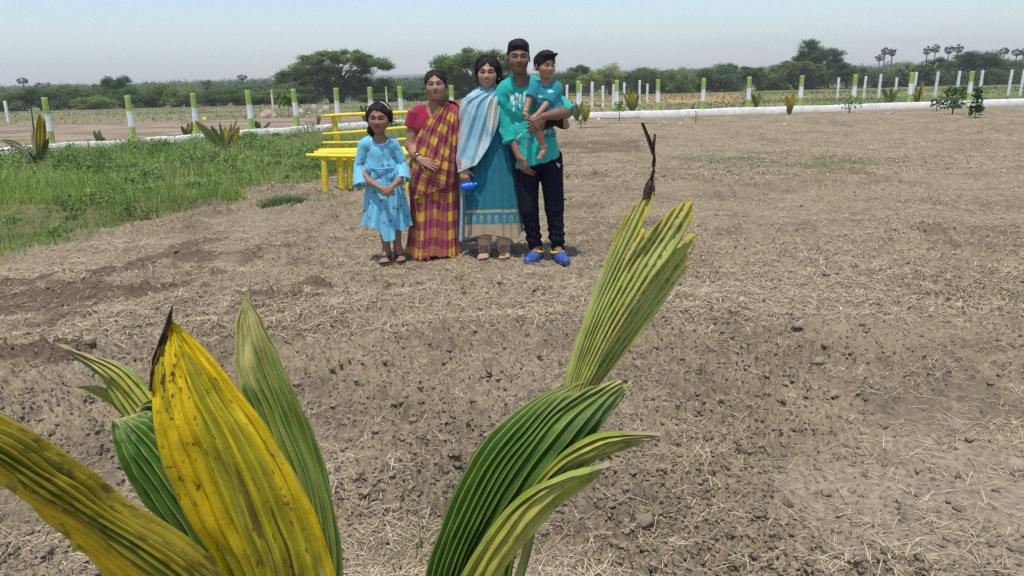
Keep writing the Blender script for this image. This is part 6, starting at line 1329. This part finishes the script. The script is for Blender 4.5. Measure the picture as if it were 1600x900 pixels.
    D.chain([P(789, 148, .05), P(786, 186, .05), P(792, 206, .03)], [.060, .050, .044], .008); D.cone(P(789, 196, .05), P(797, 220, .01), .047, .047, .010)
    D.chain([P(852, 148, .05), P(878, 165, .0)], [.064, .060], .03); D.cone(P(868, 158, .02), P(890, 175, -.04), .060, .056, .012)
    D.cover(S, list(range(nh+1, nh+8))+[nh+8+16], .014, .012) if False else D.cover(S, range(nh+1, nh+8), .013, .012)
    D.cap(P(800, 134, .055), P(833, 132, .055), .052, .052, .04); D.ell(P(815, 121, -.01), (.070, .12, .082), rotm(0, R(-20), 0), .006, op='s'); D.plane(P(841, 253, 0), (.27, 0, -1), .006)
    def post(X, d):
        px = X[..., 0]; z = X[..., 2]; return d+.016*(fbm3(X*np.array([10, 10, 13]), 3, 4)-.66)+.013*(fbm2((px*.8+z*.6)*34, (px*.6-z*.8)*7, 2, 6)-.62)
    # keep the ribcage side flatter under the toddler
    sdfobj('t_shirt', D, .0032, e, CLOTH, tc, post)
    NVY = np.array([.0065, .0075, .020])
    def trc(V):
        px, py = proj(V); C = np.tile(NVY, (len(V), 1)); lg = [(870, 255, 872.5, 258), (871, 257, 874, 261), (872.5, 256.5, 875, 257.5)]; return mixc(C, (.6, .6, .62), smooth(-seg_paint(px, py, lg), -.9, -.55)*(V[:, 1] < Y+.06))
    T = SDF(); T.cap(P(824, 250, .05), P(860, 248, .05), .094, .094, .05); T.chain([P(824, 265, .05), P(827, 325, .01), P(834, 372, .04), P(839, 394, .055)], [.098, .072, .058, .050], .02); T.chain([P(861, 262, .05), P(866, 325, .01), P(870, 370, .02), P(872, 391, .035)], [.096, .072, .058, .050], .02)
    sdfobj('track_pants', T, .0032, e, PANT, trc, lambda X, d: d+.014*(fbm3(X*np.array([10, 10, 14]), 3, 14)-.5)+.006*np.sin(X[..., 2]*95+X[..., 0]*30+5*fbm3(X*6, 2, 3))*smooth(-X[..., 2], -z0-.42, -z0-.15))
    for f_, t_ in ((f1, t1), (f2, t2)):
        s = SDF(); v = (t_-f_)/np.linalg.norm(t_-f_); s.cap(f_+[0, 0, .042], f_+v*.10+[0, 0, .043], .038, .042, .03); s.cap(f_+v*.10+[0, 0, .038], t_-v*.03+[0, 0, .032], .043, .036, .03); s.plane(f_+np.array([0, 0, .006]), (0, 0, -1), .006); s.ell(f_+v*.02+[0, 0, .105], (.045, .045, .035), None, .01, op='s')
        zt = f_[2]
        def sc(V, f_=f_, v=v):
            al = (V-f_)@v; C = np.tile(np.array([.030, .075, .27]), (len(V), 1)); C = C*(.85+.5*(fbm3(V*70, 2, 3)))[:, None]; C = mixc(C, (.25, .20, .15), smooth(-(V[:, 2]-f_[2]), -.018, -.008)*.6); return C
        sh = sdfobj('shoe', s, .0028, e, SHOE, sc)
        pts = np.array([f_+v*(.035+.052*math.cos(a))+np.array([-v[1], v[0], 0])*.046*math.sin(a)+np.array([0, 0, .074+.012*abs(math.cos(a))]) for a in np.linspace(0, 2*pi, 25)]); V, F, C = tube(pts, .0095, 8, (.72, .48, .01), cap=False); mesh_np('collar', V, F, SHOE, sh, C, True, origin=V[0])
def toddler():
    Yb = ground(855, 409)[1]; Y = Yb-.15; P = lambda px, py, dy=0: np.array(at(px, py, Y+dy)); o0 = P(862, 180, .03)
    e = empty('person', o0, 'toddler in a teal t-shirt and black shorts carried on the boy\'s arm', 'person')
    sk = np.array([.35, .188, .12]); M = rotm(R(30), R(2), R(2)); hc = P(852, 103, .02); hh = .182
    S = SDF(); head(S, hc, hh, M, child=True); nh = len(S.p)
    S.cap(P(852, 116, .04), P(853, 130, .05), .034, .040, .03); S.cap(P(838, 136, .05), P(868, 137, .05), .038, .038, .03); S.ell(P(855, 152, .05), (.080, .065, .09), None, .03); S.ell(P(860, 172, .05), (.078, .07, .07), None, .03)
    S.chain([P(836, 137, .03), P(826, 158, .0), P(820, 178, -.06)], [.030, .025, .018], .015); hand(S, P(820, 177, -.06), (.25, -.3, -1), (.6, .6, 0), .085, 1, (.5, .6, .4), .06)
    S.chain([P(870, 139, .03), P(856, 160, -.02), P(841, 178, -.08)], [.030, .025, .018], .015); hand(S, P(841, 178, -.08), (-.7, -.3, -.4), (0, .5, -.8), .085, -1, (.3, .4, .3), .06)
    S.chain([P(858, 180, .03), P(840, 194, -.06), P(843, 212, -.06), P(849, 229, -.04)], [.052, .036, .030, .021], .015)
    S.chain([P(849, 229, -.04), P(849, 235, -.045)], [.021, .022], .012); S.chain([P(851, 233, -.03), P(847, 240, -.06), P(843.5, 247, -.075)], [.020, .019, .014], .012)
    for k, (a, b) in enumerate(((846, 247), (844, 248), (842, 248), (840.6, 247), (839.6, 246))): S.cap(P(845-k*.6, 243.5, -.075), P(a-.6, b+1, -.082), .007, .0055, .003)
    S.chain([P(866, 180, .07), P(880, 192, .12), P(884, 196, .16)], [.05, .036, .03], .015)
    sdfobj('body', S, .0027, e, SKIN, lambda V: face_col(V, np.tile(sk, (len(V), 1)), hc, hh, M, look=.6, lip=(.26, .09, .075)))
    H_, L = hair_sdf(hc, hh, M, thick=.05, side=.275, low=-.08, winz=-.16, winh=.43, child=True); H_.ell(L(.0, -.10, .42), np.array([.30, .34, .16])*hh, None, .03)
    H_.ell(L(0, -.60, -.02), np.array([.28, .30, .34])*hh, M, .01, op='s')
    rg = np.random.default_rng(5)
    for i in range(34):
        a = rg.uniform(0, 6.28); r = rg.uniform(.05, .34); b = np.array([r*cos(a), r*sin(a)*1.05-.05, .40+.12*(1-r/.34)]); H_.cap(L(*b), L(*(b+np.array([.05+rg.uniform(-.06, .08), -.08+rg.uniform(-.04, .06), rg.uniform(.06, .13)]))), .008, .0025, .006)
    sdfobj('hair', H_, .003, e, HAIR, (.012, .01, .01), strands(hc, hh, M, .010, 40, 11)); flyaway('loose_hair', L, 80, 11, e, hh, spread=.04)
    TD = np.array([.008, .215, .26])
    def tc(V):
        px, py = proj(V); C = np.tile(TD, (len(V), 1))*(.85+.3*fbm2(px*.2, py*.2, 3, 3))[:, None]; C = mixc(C, (.6, .7, .74), smooth(-seg_paint(px, py, [(855, 142, 862, 142), (857, 144, 864, 143), (859, 140.5, 864, 142.5), (840, 150, 845, 149.5), (842, 152, 847, 150.5)]), -.8, -.4)); C = mixc(C, (.02, .05, .07), smooth(-seg_paint(px, py, [(838, 147, 841, 153), (843, 131, 838, 148)]), -1.2, -.6)*.8); return mixc(C, (.5, .25, .25), smooth(-seg_paint(px, py, [(838, 141, 839, 143), (841, 157, 842, 159)]), -.9, -.5))
    D = SDF(); D.cap(P(838, 137, .05), P(869, 138, .05), .046, .046, .03); D.ell(P(855, 152, .05), (.098, .080, .095), None, .03); D.cone(P(856, 152, .05), P(861, 178, .05), .085, .098, .03); D.cone(P(836, 136, .04), P(829, 152, .0), .042, .040, .02); D.cone(P(871, 138, .03), P(857, 160, -.02), .044, .044, .02)
    D.cover(S, range(nh+1, nh+4), .010, .012)
    D.ell(P(852, 122, .0), (.045, .07, .055), None, .005, op='s')
    sdfobj('t_shirt', D, .0028, e, CLOTH, tc, lambda X, d: d+.010*(fbm3(X*np.array([18, 18, 22]), 3, 4)-.5))
    T = SDF(); T.ell(P(862, 184, .05), (.083, .07, .06), None, .03); T.chain([P(860, 187, .02), P(846, 194, -.035)], [.054, .044], .02); T.chain([P(866, 184, .06), P(879, 194, .13)], [.050, .038], .02)
    sdfobj('shorts', T, .003, e, PANT, (.010, .010, .013), lambda X, d: d+.008*(fbm3(X*20, 3, 4)-.5))
    ring('anklet', P(848.5, 227.5, -.042), P(849, 230, -.04)-P(846, 218, -.055), .024, .004, mat_col('white_beads', rough=.4, color=(.6, .55, .48)), e); ring('bracelet', P(821, 174, -.052), P(820, 178, -.06)-P(824, 164, -.02), .021, .003, bpy.data.materials['white_beads'], e)
girl(); sari_woman(); teal_woman(); boy(); toddler()

# ---------------------------------------------------------------- haze
def haze():
    x0, x1, y0, y1, z0, z1 = -1700, 1700, -1700, 1700, -3.6, 60
    V = [(x, y, z) for z in (z0, z1) for y in (y0, y1) for x in (x0, x1)]
    F = [[0, 2, 3, 1], [4, 5, 7, 6], [0, 1, 5, 4], [2, 6, 7, 3], [0, 4, 6, 2], [1, 3, 7, 5]]
    m = bpy.data.materials.new('haze'); m.use_nodes = True; t = m.node_tree; t.nodes.clear()
    o = t.nodes.new('ShaderNodeOutputMaterial'); v = t.nodes.new('ShaderNodeVolumePrincipled')
    v.inputs['Density'].default_value = HAZE_D; v.inputs['Color'].default_value = (.93, .96, 1.0, 1); v.inputs['Anisotropy'].default_value = .0
    t.links.new(v.outputs[0], o.inputs['Volume'])
    tag(mesh_np('haze', V, np.array(F), m), 'thin pale haze hanging over the whole plain', 'haze', kind='stuff')
HAZE_D = .0007
haze()
